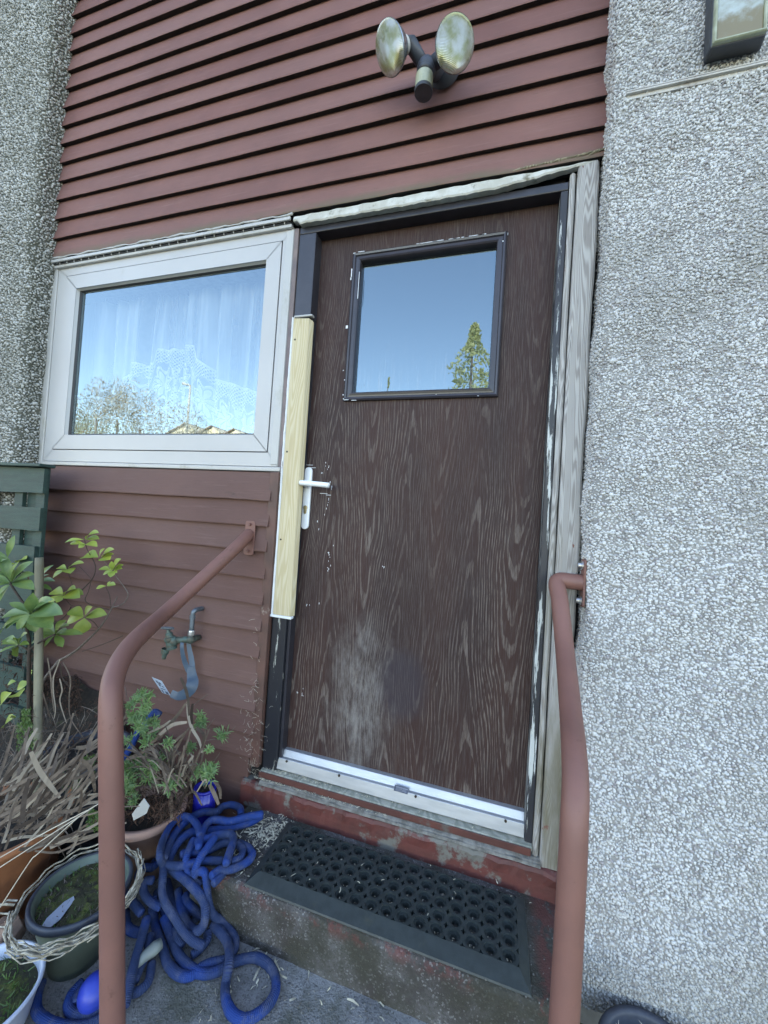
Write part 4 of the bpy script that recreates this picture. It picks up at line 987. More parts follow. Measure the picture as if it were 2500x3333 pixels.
gp = pot('flowerpot', (-.272,-.470), -.3, -.125, .062, .108, M['greenpot'], 'grey green flowerpot of moss inside a wicker ring', 'flowerpot', soil='moss', sink=.022, rimh=.01, rim=.004)
MB().lathe([(.100,-.024),(.1125,-.014),(.1125,-.002),(.110,.002),(.103,.001),(.098,-.03)], (-.272,-.470,-.125), (0,0,1), 48).build('inner_liner', M['blackpot'], gp, smooth=True)
# pot at the bottom right corner, half out of view
pot('flowerpot', (1.135,-.245), -.62, -.262, .09, .118, M['blackpot'], 'dark round flowerpot at the foot of the right dashed wall', 'flowerpot', soil='soil', rim=.016)
g_ = MB(); r = random.Random(8)
for i in range(60):
    a = r.uniform(0, 6.3); q_ = r.uniform(0, .09); p = Vector((1.135+q_*math.cos(a), -.245+q_*math.sin(a), -.29)); e = p+Vector((r.uniform(-.03,.03), r.uniform(-.03,.03), r.uniform(.005,.04)))
    g_.ribbon([p, (p+e)/2+Vector((0,0,.006)), e], [(1,0,0)]*3, [.001,.0012,.0002])
tag(g_.build('dry_grass', M['strap_pale']), 'dry grass and leaf scraps in the dark flowerpot at the bottom right', 'grass', kind='stuff')
# pale bowl at the bottom left
bw_ = thing('bowl', (-.33,-.66,-.3), 'pale blue grey bowl planter with moss at the bottom left corner', 'bowl')
bc = (-.305, -.662, -.31)
MB().lathe([(.0,0),(.06,0),(.092,.03),(.107,.10),(.112,.103),(.112,.109),(.106,.110),(.103,.104),(.098,.07)], bc, (0,0,1), 56).build('bowl_wall', M['bowl'], bw_, smooth=True)
MB().lathe([(.0,.090),(.05,.088),(.08,.084),(.1005,.078)], bc, (0,0,1), 36).build('moss', M['moss'], bw_, smooth=True)

def blades(name, pts_fn, n, m, parent=None, seed=1, thick=0.):
    mb = MB(); r = random.Random(seed)
    for i in range(n): pts_fn(mb, r, i)
    o = mb.build(name, m, parent); o['kind'] = 'stuff'; return o
def moss_tufts(mb, r, i, c=(-.272,-.470,-.150), R=.10):
    a = r.uniform(0, 6.3); q_ = R*math.sqrt(r.random()); p = Vector((c[0]+q_*math.cos(a), c[1]+q_*math.sin(a), c[2]))
    e = p+Vector((r.uniform(-.012,.012), r.uniform(-.012,.012), r.uniform(.004,.016))); mb.ribbon([p, e], [(r.uniform(-1,1), r.uniform(-1,1), 0)]*2, [.0022,.0006])
blades('moss', moss_tufts, 330, M['fern'], gp, 3)
blades('twig_litter', lambda mb, r, i: moss_tufts(mb, r, i), 300, M['bark'], gp, 4)
def bowl_t(mb, r, i): moss_tufts(mb, r, i, (-.305,-.662,-.224), .095)
blades('weeds', bowl_t, 260, M['fern'], bw_, 5)

# slate label on the moss and the white label in the terracotta pot
cc = lambda x, y: (x/3.318, 2700+y/3.318)
pl4 = [atZ(*cc(*p), -.140) for p in ((425,1090),(455,1135),(650,975),(805,765),(795,728),(695,785),(505,965))]
o = MB().add([tuple(p) for p in pl4]+[tuple(p+np.array([0,0,.002])) for p in pl4], [(6,5,4,3,2,1,0),(7,8,9,10,11,12,13)]+[(i,(i+1)%7,7+(i+1)%7,7+i) for i in range(7)]).build('plant_label', M['slate'])
tag(o, 'pale slate blue plant label lying on the moss in the wicker ring', 'plant label')
c6 = lambda x, y: (x/1.659, 2300+y/1.659)
wl = [atY(*c6(*p), -.33) for p in ((722,615),(712,580),(775,498),(805,540),(790,578))]
o = MB().add([tuple(p) for p in wl]+[tuple(p+np.array([0,.0025,.001])) for p in wl], [(4,3,2,1,0)[::-1],(5,6,7,8,9)[::-1]]+[(i,(i+1)%5,5+(i+1)%5,5+i) for i in range(5)]).build('plant_label', simple('white plastic label', (.5,.5,.48), (.4,.4,.38), 20, .5))
tag(o, 'white plastic plant label stuck in the terracotta pot', 'plant label')
# stone at the left edge
sm = MB().ball((-.43,-.545,-.235), .05, 9, 6, (1,.8,.75)); v_ = []
for p in sm.v: v_.append(tuple(np.array(p)+rng.uniform(-.006,.006,3)))
sm.v = v_; tag(sm.build('stone', M['stone'], bevel=.004), 'rough brown sandstone lump below the orange terracotta pot', 'stone')

# wicker ring: many woven withies round an ellipse
wk = thing('wicker_ring', (-.27,-.48,-.13), 'bleached wicker ring basket round the mossy pot', 'basket')
r = random.Random(11)
for i in range(30):
    mbw = MB(); a0 = r.choice((r.uniform(-.9,.3), r.uniform(-2.6,-1.7), r.uniform(-2.3,-1.2))); L = r.uniform(.9, 1.7); rad = .128+r.uniform(-.002,.012); z = -.062+r.uniform(-.014,.010)-(.006 if rad > .135 else 0)
    if i < 3: a0 = r.uniform(0,6.28); L = 6.2; rad = .126+.0015*i
    P_ = []; n = max(8, int(L*7))
    for k in range(n+1):
        a = a0+L*k/n; wv = .0035*math.sin(k*1.9+i); rr = rad+wv*.8+.002*math.sin(a*3)
        tilt = .012*math.sin(a-.6)
        P_.append((-.268+rr*math.cos(a), -.480+rr*1.04*math.sin(a), z-.058+.004*math.cos(k*1.9+i)+tilt))
    mbw.tube(P_, [r.uniform(.0012,.0022)]*(n+1), 6); mbw.build('withy', M['wicker'], wk, smooth=True)
for i in range(4):
    a = r.uniform(3.4, 4.6); p = Vector((-.268+.135*math.cos(a), -.480+.142*math.sin(a), -.128))
    mbw = MB().tube([p, p+Vector((-.02,-.01,.004)), p+Vector((-.045+.01*i,-.02+.006*i,.0-.012*i))], .0028-.0004*i, 6); mbw.build('withy', M['wicker'], wk)

# ---- hose
def hose_mesh(strands, r=.0108):
    allV = []; allF = []; allUV = []; base = 0; n = 14
    for pts in strands:
        P_ = [Vector(p) for p in smooth_path(pts, 9)]; m_n = len(P_)
        t = [(P_[min(i+1, m_n-1)]-P_[max(i-1, 0)]).normalized() for i in range(m_n)]
        u = t[0].orthogonal().normalized(); s = 0
        rs = random.uniform(.93, 1.08)
        for i in range(m_n):
            if i: u = t[i-1].rotation_difference(t[i]) @ u; s += (P_[i]-P_[i-1]).length
            u = (u-t[i]*u.dot(t[i])).normalized(); b = t[i].cross(u)
            tap = .55 if i in (0, m_n-1) else (.92 if i in (1, m_n-2) else 1)
            for k in range(n+1):
                a = 2*math.pi*k/n; allV.append(P_[i]+(u*math.cos(a)+b*math.sin(a))*r*rs*tap*(1+.03*math.sin(s*60)+.018*math.sin(s*330+k)+.018*math.sin(s*190+2*k)))
                allUV.append((s, k/n))
        for i in range(m_n-1):
            for k in range(n): allF.append((base+i*(n+1)+k, base+i*(n+1)+k+1, base+(i+1)*(n+1)+k+1, base+(i+1)*(n+1)+k))
        allF += [tuple([base+k for k in range(n)][::-1])]; allF += [tuple(base+(m_n-1)*(n+1)+k for k in range(n))]
        base += m_n*(n+1)
    me = mesh_np('hose', allV, allF, True); uvl = me.uv_layers.new(name='UVMap')
    for l in me.loops: uvl.data[l.index].uv = allUV[l.vertex_index]
    return me
def hp(pts, z=None, dz=0.):
    out = []
    for q in pts:
        x, y = q[0], q[1]; u, v = 400+x/3.0164, 2600+y/3.0164
        if len(q) > 2: zz = q[2]
        elif z is not None: zz = z
        else:
            t = min(1, max(0, (y-560)/560.)); zz = -.140*(1-t)+-.268*t
            if x < 420: zz = min(zz, -.20)
            if y > 1150: zz = -.284
        out.append(atZ(u, v, zz+dz))
    return out
ZG = -.2865
S_ = [
 hp([(870,1230,-.27),(960,1310,-.27),(1030,1420,-.27),(1048,1550,-.262),(1035,1680,-.265),(1010,1800),(1008,1950),(1060,2090),(1170,2165),(1300,2130),(1430,2020),(1500,1880),(1490,1730),(1420,1620),(1300,1560),(1160,1580),(1050,1620,-.2865),(980,1670),(860,1715),(740,1705),(620,1620),(540,1520),(490,1400),(440,1260,-.275),(395,1150,-.265)], ZG),
 hp([(1010,1590),(900,1610),(780,1650),(660,1740),(540,1720),(440,1620),(400,1500),(345,1350),(310,1200),(290,1080,-.27),(300,950,-.25)], ZG),
 hp([(860,770),(950,705),(1080,685),(1210,625),(1270,550),(1225,480),(1130,440),(1000,430),(870,490),(770,540)], -.142),
 hp([(1010,650),(1050,520),(1085,410),(1060,350),(960,350),(820,390),(700,430)], -.122),
 hp([(1060,620),(1150,580),(1175,500),(1120,435)], -.136),
 hp([(1380,150),(1200,180),(1050,220),(900,205),(830,240),(780,330),(740,490)], -.118),
 hp([(1370,160),(1250,230),(1050,285),(880,310),(700,320),(570,400),(480,540,-.15),(455,650,-.16),(520,720,-.165),(620,800,-.17),(720,900,-.18),(790,1000,-.195),(812,1120,-.21),(790,1240,-.235),(720,1300,-.25),(640,1240,-.26),(590,1130,-.262),(560,1000,-.262),(540,880,-.25)], -.138),
 hp([(1160,160),(1145,90),(1060,60),(975,80),(920,130),(800,130),(690,170),(600,240),(520,330),(440,470),(400,600)], -.132),
 hp([(755,370),(740,280),(680,200),(600,172),(500,220),(430,330),(380,450),(362,560),(395,660,-.15),(392,780,-.16),(385,900,-.175),(420,1030,-.19),(500,1150,-.21),(580,1280,-.235),(680,1390,-.255),(800,1450,-.27)], -.115),
 hp([(700,390,-.125),(650,500,-.13),(620,600,-.14),(635,700,-.16),(700,800,-.175),(775,845,-.185)]),
 hp([(910,370,-.115),(830,480,-.12),(750,600,-.13),(695,740,-.155)]),
 hp([(690,770,-.16),(740,715,-.15),(805,730,-.15),(825,850,-.175),(840,1000,-.2),(880,1130,-.235),(990,1220,-.27),(1090,1350,-.28),(1105,1450,-.285),(1070,1540,-.286)]),
 hp([(330,640,-.21),(280,675,-.21),(190,680,-.215),(150,760,-.22),(165,870,-.23)]),
 hp([(300,800,-.20),(225,810,-.205),(200,900,-.215),(260,1000,-.225),(380,1070,-.235)]),
 hp([(120,535),(230,550),(320,600)], -.22),
 hp([(235,1160,-.25),(190,1350,-.255),(130,1550,-.26),(80,1750,-.265),(40,1950,-.275),(15,2050,-.28)]),
 hp([(265,1330,-.27),(245,1500,-.275),(170,1650,-.28),(110,1800,-.28)]),
 hp([(285,1600),(255,1780),(170,1880),(80,1910)], ZG),
 hp([(10,920,-.24),(100,1020,-.245),(190,1130,-.25)]),
 hp([(615,930,-.25),(650,1040,-.255),(740,1130,-.262),(800,1160,-.265)]),
 hp([(825,1300,-.275),(830,1380,-.28),(750,1480,-.285),(670,1540,-.286)]),
 hp([(515,1260,-.275),(550,1380,-.28),(590,1450,-.285)]),
 hp([(20,1100),(40,1250),(120,1310),(180,1300)], -.28), hp([(420,640),(560,660),(780,610),(1000,610)], -.148),
 hp([(560,560),(660,520),(800,520),(940,450)], -.145), hp([(880,840),(960,760),(1010,700)], -.15),
 hp([(420,620),(520,430),(640,330),(760,330)], -.16), hp([(330,900),(400,1080),(470,1200),(520,1300)], -.285),
 hp([(430,800),(470,960),(560,1100),(650,1180)], -.285), hp([(700,920),(760,1060),(700,1200)], -.285),
 [atZ(*cc(*p), ZG) for p in ((455,1640),(400,1780),(395,1950),(480,2050),(640,2120),(900,2130),(1100,2040))],
 [atZ(*cc(*p), ZG) for p in ((900,1640),(770,1790),(745,1930),(840,2010),(1000,1985),(1120,1930))],
 [atZ(*cc(*p), -.283) for p in ((960,1650),(850,1790),(830,1880))],
]
ho = link('garden_hose', hose_mesh(S_), M['hose'])
tag(ho, 'tangled blue fabric garden hose heaped beside the concrete doorstep', 'hose')
hq = link('garden_hose', hose_mesh([[atY(*c6(868,48),-.15), atY(*c6(830,30),-.16), atY(*c6(780,100),-.19), atY(*c6(745,140),-.2), atY(*c6(700,230),-.24), atY(*c6(640,330),-.28)]]), M['hose'])
tag(hq, 'short length of blue hose poking up through the dried leaves', 'hose')
nz = thing('hose_connector', (-.03,-.5,-.3), 'pale grey green hose connector among the blue hose coils', 'hose connector')
pa = hp([(375,1420,-.262),(310,1470,-.262),(210,1550,-.266),(90,1680,-.27)])
MB().tube(pa, [.012,.0155,.012,.009], 16).build('connector_body', M['verdigris'].copy() if 0 else simple('grey green plastic', (.24,.28,.26), (.18,.21,.2), 12, .5), nz, smooth=True)
bb = atZ(*cc(1030,1745), -.262)
tag(MB().ball(bb, .035, 28, 18).build('ball', M['blueball'], smooth=True), 'bright blue plastic ball partly hidden behind the left handrail post', 'ball')

# ---- leaves and shrubs
def leaf_mesh(base, tip, wr, nrm, fold=.25, curl=.12, mode='obovate'):
    b = Vector(base); t = Vector(tip); d = t-b; L = d.length; d.normalize(); n = Vector(nrm); s = d.cross(n).normalized(); n = s.cross(d).normalized()
    K = 8; V = []; F = []
    for i in range(K+1):
        u = i/K
        if mode == 'obovate': wv = wr*L*.5*(math.sin(math.pi*min(1, u**1.25))**.8 if u < 1 else 0)*(1.05 if u > .5 else 1)
        else: wv = wr*L*.5*math.sin(math.pi*u**.9)**.75 if 0 < u < 1 else 0
        wv = max(wv, .0006); c = b+d*(L*u)+n*(curl*L*math.sin(math.pi*u*.9)-.06*L*u)
        rf = random.uniform(-.04, .04)*wv
        V += [c+s*(wv+rf)+n*(fold*wv), c+s*wv*.5+n*(fold*wv*.35), c, c-s*wv*.5+n*(fold*wv*.35), c-s*(wv-rf)+n*(fold*wv)]
    for i in range(K):
        for j in range(4): F.append((i*5+j, i*5+j+1, (i+1)*5+j+1, (i+1)*5+j))
    return mesh_np('leaf', V, F, True)
c1 = lambda x, y: (x/4.1475, 1650+y/4.1475)
def rosette(root, yb, base, tips, m, wr=.42, dy=.03, name='leaf', extra=0):
    B = atY(*c1(*base), yb)
    for (x, y, *k) in tips:
        yy = yb+random.uniform(-dy, dy*.6)-(.015 if y > base[1] else 0)
        T = atY(*c1(x, y), yy); tow = Vector(CAM-T).normalized()
        nrm = (tow*.7+Vector((random.uniform(-.35,.35), -.2, .75+random.uniform(-.3,.3)))).normalized()
        bb_ = Vector(B); ww = (k[0] if k else wr)*(1.22 if m is M['leaf_y'] else .86)
        st = bb_+(Vector(T)-bb_)*.06
        link(name, leaf_mesh(st, T, ww, nrm), m, root)
    if extra:
        L0 = sum(math.hypot(t[0]-base[0], t[1]-base[1]) for t in tips)/len(tips)
        for i in range(extra):
            a = random.uniform(0, 6.28); L = L0*random.uniform(.55, .95); T = atY(*c1(base[0]+L*math.cos(a), base[1]+L*math.sin(a)*.8), yb+random.uniform(.0, .07))
            nrm = (Vector(CAM-T).normalized()*.5+Vector((random.uniform(-.5,.5), -.2, .8))).normalized()
            link(name, leaf_mesh(Vector(atY(*c1(*base), yb+.02)), T, random.uniform(.3,.42), nrm), m, root)
YS = -.33
sh = thing('evergreen_shrub', tuple(atY(118,2480,YS)), 'glossy green leaved shrub in front of the green fence', 'shrub')
rosette(sh, YS, (150,1030), [(0,600,.3),(440,730,.4),(462,905,.45),(458,1110,.42),(-60,930,.4),(-40,1060,.35),(-20,1180,.4),(-10,1270,.35),(250,740,.3),(110,690,.3)], M['leaf_g'], extra=9)
rosette(sh, YS-.05, (415,1440), [(125,1290,.4),(-30,1530,.4),(445,1165,.45),(705,1245,.42),(838,1440,.38),(698,1625,.5),(225,1655,.5),(480,1685,.75),(-10,1705,.3),(545,1465,.5),(60,1640,.4)], M['leaf_g'], extra=8)
rosette(sh, YS+.06, (740,1725), [(415,1845,.4),(440,1745,.3),(890,1530,.32),(925,1595,.38),(1117,1712,.28),(845,1890,.5),(600,1885,.35)], M['leaf_m'], extra=6)
rosette(sh, YS, (250,1860), [(25,1835,.4),(362,1700,.5),(390,1850,.3),(-20,1965,.22),(60,1780,.4)], M['leaf_m'], extra=4)
rosette(sh, YS+.10, (470,1060), [(712,780,.2),(655,905,.24),(735,993,.22),(700,1120,.2)], M['leaf_g'])
rosette(sh, YS-.02, (95,700), [(195,385,.3),(-40,650,.4),(-20,780,.4)], M['leaf_g'])
for P_, r0, r1 in (([(415,1440),(360,1620),(400,1850),(392,2060),(390,2400),(395,2900)], .004, .007), ([(10,740),(70,880),(150,1050),(240,1190),(415,1440)], .0035, .004), ([(740,1720),(560,1810),(405,1920)], .003, .0035), ([(250,1860),(330,1900),(400,1960)], .0025, .003), ([(95,700),(60,850),(110,960)], .003,.003)):
    pp = smooth_path([atY(*c1(*p), YS) for p in P_], 4); n = len(pp)
    MB().tube(pp, [r0+(r1-r0)*i/n for i in range(n)], 8).build('stem', M['bark_d'], sh, smooth=True)
YA = -.16
az = thing('azalea_shrub', tuple(atY(200,2500,YA)), 'sparse shrub with yellow green leaves in front of the brown cladding', 'shrub')
for base, tips in (((1145,440),[(872,478,.22),(1328,342,.3),(1338,432,.42)]), ((1155,500),[(945,492,.28),(1060,552,.55),(1310,530,.25)]), ((1340,680),[(1122,668,.5),(1412,558,.4)]), ((1365,690),[(1535,568,.28),(1485,708,.62),(1535,632,.2)]),
                   ((1530,860),[(1505,735,.45),(1630,700,.5),(1335,838,.3),(1665,780,.35),(1390,912,.3),(1490,948,.6),(1650,830,.4),(1580,890,.4)]), ((905,840),[(780,818,.45),(1128,752,.28),(950,895,.62),(708,956,.35)]),
                   ((862,1188),[(708,1130,.5),(1015,1098,.4),(1122,1178,.36),(760,1290,.6),(1075,1222,.36),(640,1292,.3)]), ((1440,1065),[(1298,1102,.42),(1492,1005,.35),(1558,1050,.32)]), ((1140,1485),[(942,1388,.5),(1243,1348,.48),(1438,1450,.34),(902,1552,.5),(1128,1702,.85)]),
                   ((235,760),[(352,700,.42),(122,790,.3)])):
    rosette(az, YA, base, tips, M['leaf_y'], dy=.02)
d2 = lambda x, y: (x/3.687*4.1475, (2100-1650+y/3.687)*4.1475)
for b0, tt in (((330,385),(385,295)),((195,545),(338,440)),((200,430),(92,470)),((150,560),(5,705)),((200,850),(42,975)),((180,590),(230,610)),((200,870),(120,870))):
    rosette(az, -.30, d2(*b0), [(*d2(*tt), .62)], M['leaf_y'])
for P_, r0, r1 in (([(790,2080),(1000,1960),(1200,1780),(1330,1650),(1450,1480),(1510,1360),(1585,1210)], .005, .0012), ([(1510,1360),(1655,1310),(1730,1200),(1690,1100),(1560,930),(1380,700)], .0022, .0010),
                   ([(1470,1385),(1250,1330),(1150,1260),(1190,1150),(1240,980)], .0015, .0010), ([(1110,1120),(1240,980),(1290,850),(1270,740),(1180,580),(1140,440)], .0018, .0012), ([(1240,980),(1150,880),(1070,800)], .001, .0008),
                   ([(1340,1650),(1260,1550),(1140,1490)], .0015, .001), ([(960,1350),(880,1470),(720,1590)], .002, .002), ([(1330,1665),(1200,1670),(1000,1680)], .001, .001), ([(1100,1330),(960,1330),(862,1200)], .001, .001),
                   ([(1500,1370),(1480,1200),(1430,1080)], .001, .0008), ([(905,840),(960,1000),(990,1080)], .0008, .0006), ([(1659,1740),(1400,1850),(1110,1950)], .0016, .001), ([(790,2080),(560,2400),(480,2800),(470,3300)], .005, .007)):
    pp = smooth_path([atY(*c1(*p), YA) for p in P_], 4); n = len(pp)
    MB().tube(pp, [r0+(r1-r0)*i/n for i in range(n)], 7).build('branch', M['bark'] if r0 > .002 else M['bark_d'], az, smooth=True)

# cane
ca = [atD(128,1815,1.33), atD(127,1980,1.32), atD(125,2250,1.28), atD(122,2600,1.22), atD(116,2720,1.20)]; v_ = ca[-1]-ca[-2]; ca.append(ca[-1]+v_*((-.06-ca[-1][2])/v_[2]))
cn = thing('cane', tuple(ca[-1]), 'upright grey green garden cane tied to the shrub', 'cane')
MB().tube(smooth_path(ca, 4), [.0122+.0008*math.sin(i*1.1) for i in range(len(smooth_path(ca, 4)))], 12).build('cane_pole', M['cane'], cn, smooth=True)
tz = atD(125,2258,1.28); MB().lathe([(.0128,-.002),(.0145,0),(.0128,.003)], tz, (0,0,1), 14).build('tie', M['bark_d'], cn)

# dried strap leaves
def strap_leaf(root, pts, w0, m, nm='strap_leaf'):
    P_ = smooth_path(pts, 5); n = len(P_); sd = []; wd = []
    for i, p in enumerate(P_):
        t = Vector(P_[min(i+1, n-1)])-Vector(P_[max(i-1, 0)]); tow = Vector(CAM)-Vector(p)
        s = t.cross(tow).normalized(); s = (s+Vector((random.uniform(-.3,.3), random.uniform(-.3,.3), random.uniform(-.3,.3)))*.4).normalized(); sd.append(s)
        wd.append(w0*(.45+.55*math.sin(math.pi*min(1, .15+i/n*.9)))+.0003)
    return MB().ribbon(P_, sd, wd).build(nm, m, root)
e2 = lambda x, y: (x/3.687, 2100+y/3.687)
e3 = lambda x, y: (350+x/3.318, 2200+y/3.318)
s1 = thing('dried_strap_plant', (-.60,-.45,-.05), 'dried brown strap leaves spilling over the large orange flowerpot', 'plant')
left_paths = [[(0,1690),(180,1480),(370,1260)],[(0,1790),(200,1680),(400,1570),(640,1450)],[(370,1280),(470,1500),(600,1680),(720,1830)],[(100,2212),(160,1950),(300,1700)],[(270,2120),(290,1850),(350,1600)],[(0,2050),(300,1900),(600,1620),(920,1340)],
              [(60,2140),(350,2000),(700,1700),(1030,1240)],[(300,2212),(500,2000),(760,1850)],[(0,1950),(250,1800),(480,1640)],[(620,2020),(800,1870),(980,1700),(1110,1490)],[(160,2212),(420,2080),(640,1880),(760,1820)],[(400,2212),(640,2050),(790,1990)],
              [(950,2040),(1010,1830),(1110,1740)],[(60,1900),(90,1800),(150,1720)],[(560,1900),(760,1740),(900,1520),(1000,1330)],[(960,1360),(1080,1480),(1130,1680),(1140,1760)],[(980,1720),(970,1900),(940,2030)],[(1060,1280),(1080,1150),(1190,950)],
              [(910,1230),(1040,1220),(1190,1120)],[(900,1360),(1050,1260),(1190,1160)],[(-40,2150),(200,2050),(520,1750),(900,1480)],[(-40,2010),(100,1990),(260,1850)]]
for i, pth in enumerate(left_paths):
    yy = random.uniform(.84, 1.02); n = len(pth)
    strap_leaf(s1, [atD(*e2(*p), yy+.05*k/n) for k, p in enumerate(pth)], random.uniform(.0020,.0048), M['strap'])
for i in range(110):
    u0 = random.uniform(-30, 230); v0 = random.uniform(2520, 2780); L = random.uniform(90, 250); a = random.uniform(.1, 1.35); dd_ = random.uniform(.92, 1.1)
    P_ = [atD(u0+L*t*math.cos(a), v0-L*t*math.sin(a)+26*math.sin(3.1*t)*random.uniform(-.6,1), dd_+.06*t) for t in (0,.33,.66,1)]
    strap_leaf(s1, P_, random.uniform(.0012,.0046), M['strap'])
for i, pth in enumerate([[(570,150),(610,400),(620,560),(650,800)],[(720,170),(660,330),(640,400),(640,560),(665,760),(650,880)],[(755,205),(830,350),(845,460),(830,640),(850,880),(1000,1110)],[(725,220),(745,380),(830,500)],[(715,400),(745,540),(720,680),(800,940)],[(510,560),(570,760),(600,870)],[(530,1200),(600,1400)]]):
    strap_leaf(s1, [atD(*e2(*p), 1.26) for p in pth], .0016, M['strap'], 'dry_stem')
for pth in ([(0,868),(540,520)], [(0,815),(80,770),(280,660),(470,560)], [(0,1085),(160,840),(210,790),(420,600),(540,520)]):
    pp = [atD(*c6(*p), .86) for p in pth]; pp = smooth_path(pp, 5)
    MB().tube(pp, .0011, 6).build('straw', M['strap_pale'], s1)
s2 = thing('dried_strap_plant', (-.28,-.27,-.07), 'dried brown strap leaves arching out of the round terracotta flowerpot', 'plant')
right_paths = [[(545,700),(640,560),(760,420),(850,290)],[(870,230),(870,400),(910,560),(990,700),(1020,830)],[(790,20),(840,130),(870,260),(880,430)],[(920,300),(905,420),(915,520)],[(640,960),(720,820),(800,680),(880,560)],[(740,1000),(830,800),(880,660),(900,560)],
               [(520,1060),(620,920),(700,740),(850,600)],[(380,775),(520,690),(560,600)],[(150,930),(330,850),(560,720)],[(150,900),(280,870),(430,800)],[(230,1300),(330,1150),(440,980)],[(1000,980),(1030,830),(1040,700),(1060,580)],[(960,560),(1040,640),(1020,780)],
               [(410,790),(500,800),(560,860)],[(560,640),(700,530),(860,500)],[(430,620),(600,540),(680,480)],[(600,1000),(680,830),(780,720)],[(800,1090),(860,960),(930,860)],[(850,1300),(930,1250),(1020,1400)],[(880,1140),(840,1260),(740,1500)],
               [(680,1280),(690,1420),(690,1540)],[(1150,1130),(1210,1220),(1220,1330)],[(1100,1170),(1160,1290),(1200,1390)],[(150,560),(230,450),(320,350)],[(150,500),(200,430),(250,390)]]
for pth in right_paths:
    yy = random.uniform(-.30, -.16)
    strap_leaf(s2, [atY(*e3(*p), yy) for p in pth], random.uniform(.0025,.0055), M['strap'])
for i in range(75):
    u0 = random.gauss(560, 45); v0 = random.uniform(2500, 2590); uu = u0+random.uniform(-150, 60); vv = v0-random.uniform(20, 150); yy = random.uniform(-.34,-.14)
    strap_leaf(s2, [atY(u0, v0, yy), atY((u0+uu)/2+random.uniform(-15,15), (v0+vv)/2-25, yy), atY(uu, vv, yy)], random.uniform(.0010,.003), M['strap'])
for pth in ([(860,380),(960,290),(1080,200)], [(1070,570),(1110,520),(1155,460)], [(1040,710),(1110,690),(1180,685)], [(1330,600),(1380,550)], [(1060,1000),(1140,930),(1215,830)], [(190,120),(205,200),(215,260)]):
    MB().tube(smooth_path([atY(*e3(*p), -.12) for p in pth], 4), .0011, 6).build('twig', M['bark'], s2)

# needle leaved sprigs
nd = thing('needle_plant', (-.28,-.27,-.07), 'low plant with tufts of green needle leaves in the round terracotta flowerpot', 'plant')
tufts = [(420,330,40),(400,440,45),(330,560,45),(470,500,40),(520,520,30),(1000,440,42),(990,520,45),(1040,500,30),(1240,640,55),(580,910,55),(440,1080,55),(250,1000,60),(330,1010,45),(230,1130,60),(200,1180,55),(240,1240,50),(720,1160,75),(680,1190,55),(230,1370,60),(290,1340,35),(980,1050,55),(1080,1060,50),(1130,1000,40),
         (900,780,40),(650,730,35),(230,710,40),(470,660,45),(420,720,40),(360,200,35),(300,260,40),(440,230,40),(200,1440,40),(1090,1080,60),(380,930,50),(520,970,50),(460,1010,45),(1100,800,25),(300,950,50),(170,1050,50),(400,590,45),(300,480,40),(240,330,35),(270,430,40),(380,380,40)]
r = random.Random(21)
for (x, y, R0) in tufts:
    yy = -.13 if x > 850 and y < 800 else r.uniform(-.34, -.2); c = Vector(atY(*e3(x, y), yy)); Rw = R0/3.318/1250*1.35*1.95; mbn = MB()
    for i in range(46):
        d = Vector((r.gauss(0,1), r.gauss(0,1), r.gauss(.35,1))).normalized(); o_ = c+Vector((r.uniform(-1,1), r.uniform(-1,1), r.uniform(-1,1)))*Rw*.35
        e = o_+d*Rw*r.uniform(.45,.95); mid = (o_+e)/2+Vector((0,0,.1*Rw)); s = d.cross(Vector(CAM)-c).normalized()
        mbn.ribbon([o_, mid, e], [s]*3, [.0010,.0017,.0004])
    mbn.build('sprig', M['needle'], nd)

# brown fern litter filling the corner behind, and a few green fronds
def litter(name, boxes, n, m, seed, Lr=(.008,.03), wr=(.0006,.002)):
    mb = MB(); r = random.Random(seed)
    for i in range(n):
        (u0, u1, v0, v1, y0, y1) = r.choice(boxes); p = Vector(atY(r.uniform(u0,u1), r.uniform(v0,v1), r.uniform(y0,y1)))
        d = Vector((r.gauss(0,1), r.gauss(0,.6), r.gauss(-.2,1))).normalized(); L = r.uniform(*Lr); e = p+d*L
        s = d.cross(Vector((r.gauss(0,1), r.gauss(0,1), r.gauss(0,1)))).normalized(); ww = r.uniform(*wr)
        mb.ribbon([p, (p+e)/2+Vector((0,0,.003)), e], [s]*3, [ww*.6, ww, ww*.3])
    return mb.build(name, m)
tag(litter('fern_litter', [(60,330,2280,2450,-.10,-.03), (60,330,2280,2450,-.10,-.03), (130,330,2400,2620,-.32,-.08), (-40,130,2100,2500,-.30,-.12), (70,160,2200,2420,-.14,-.08), (330,620,2480,2640,-.3,-.12), (170,260,2200,2330,-.12,-.05), (400,590,2590,2680,-.32,-.18), (60,330,2350,2560,-.25,-.05)], 7500, M['litter'], 31), 'dead brown fern and bark litter heaped in the corner behind the pots', 'plant litter', kind='stuff')
tag(litter('twig_litter', [(0,330,2300,2700,-.45,-.15), (-30,200,2480,2760,-.5,-.3)], 900, M['bark'], 33, (.03,.08), (.0005,.0014)), 'thin broken grey twigs among the dried leaves', 'twigs', kind='stuff')
tag(litter('fern_fronds', [(55,112,2350,2450,-.40,-.34), (70,100,2310,2370,-.38,-.34), (195,260,2500,2570,-.36,-.3), (270,310,2460,2520,-.3,-.26), (285,325,2640,2700,-.42,-.38)], 1300, M['fern'], 35, (.004,.012), (.0012,.0026)), 'small patches of fresh green fern between the dead leaves', 'fern', kind='stuff')
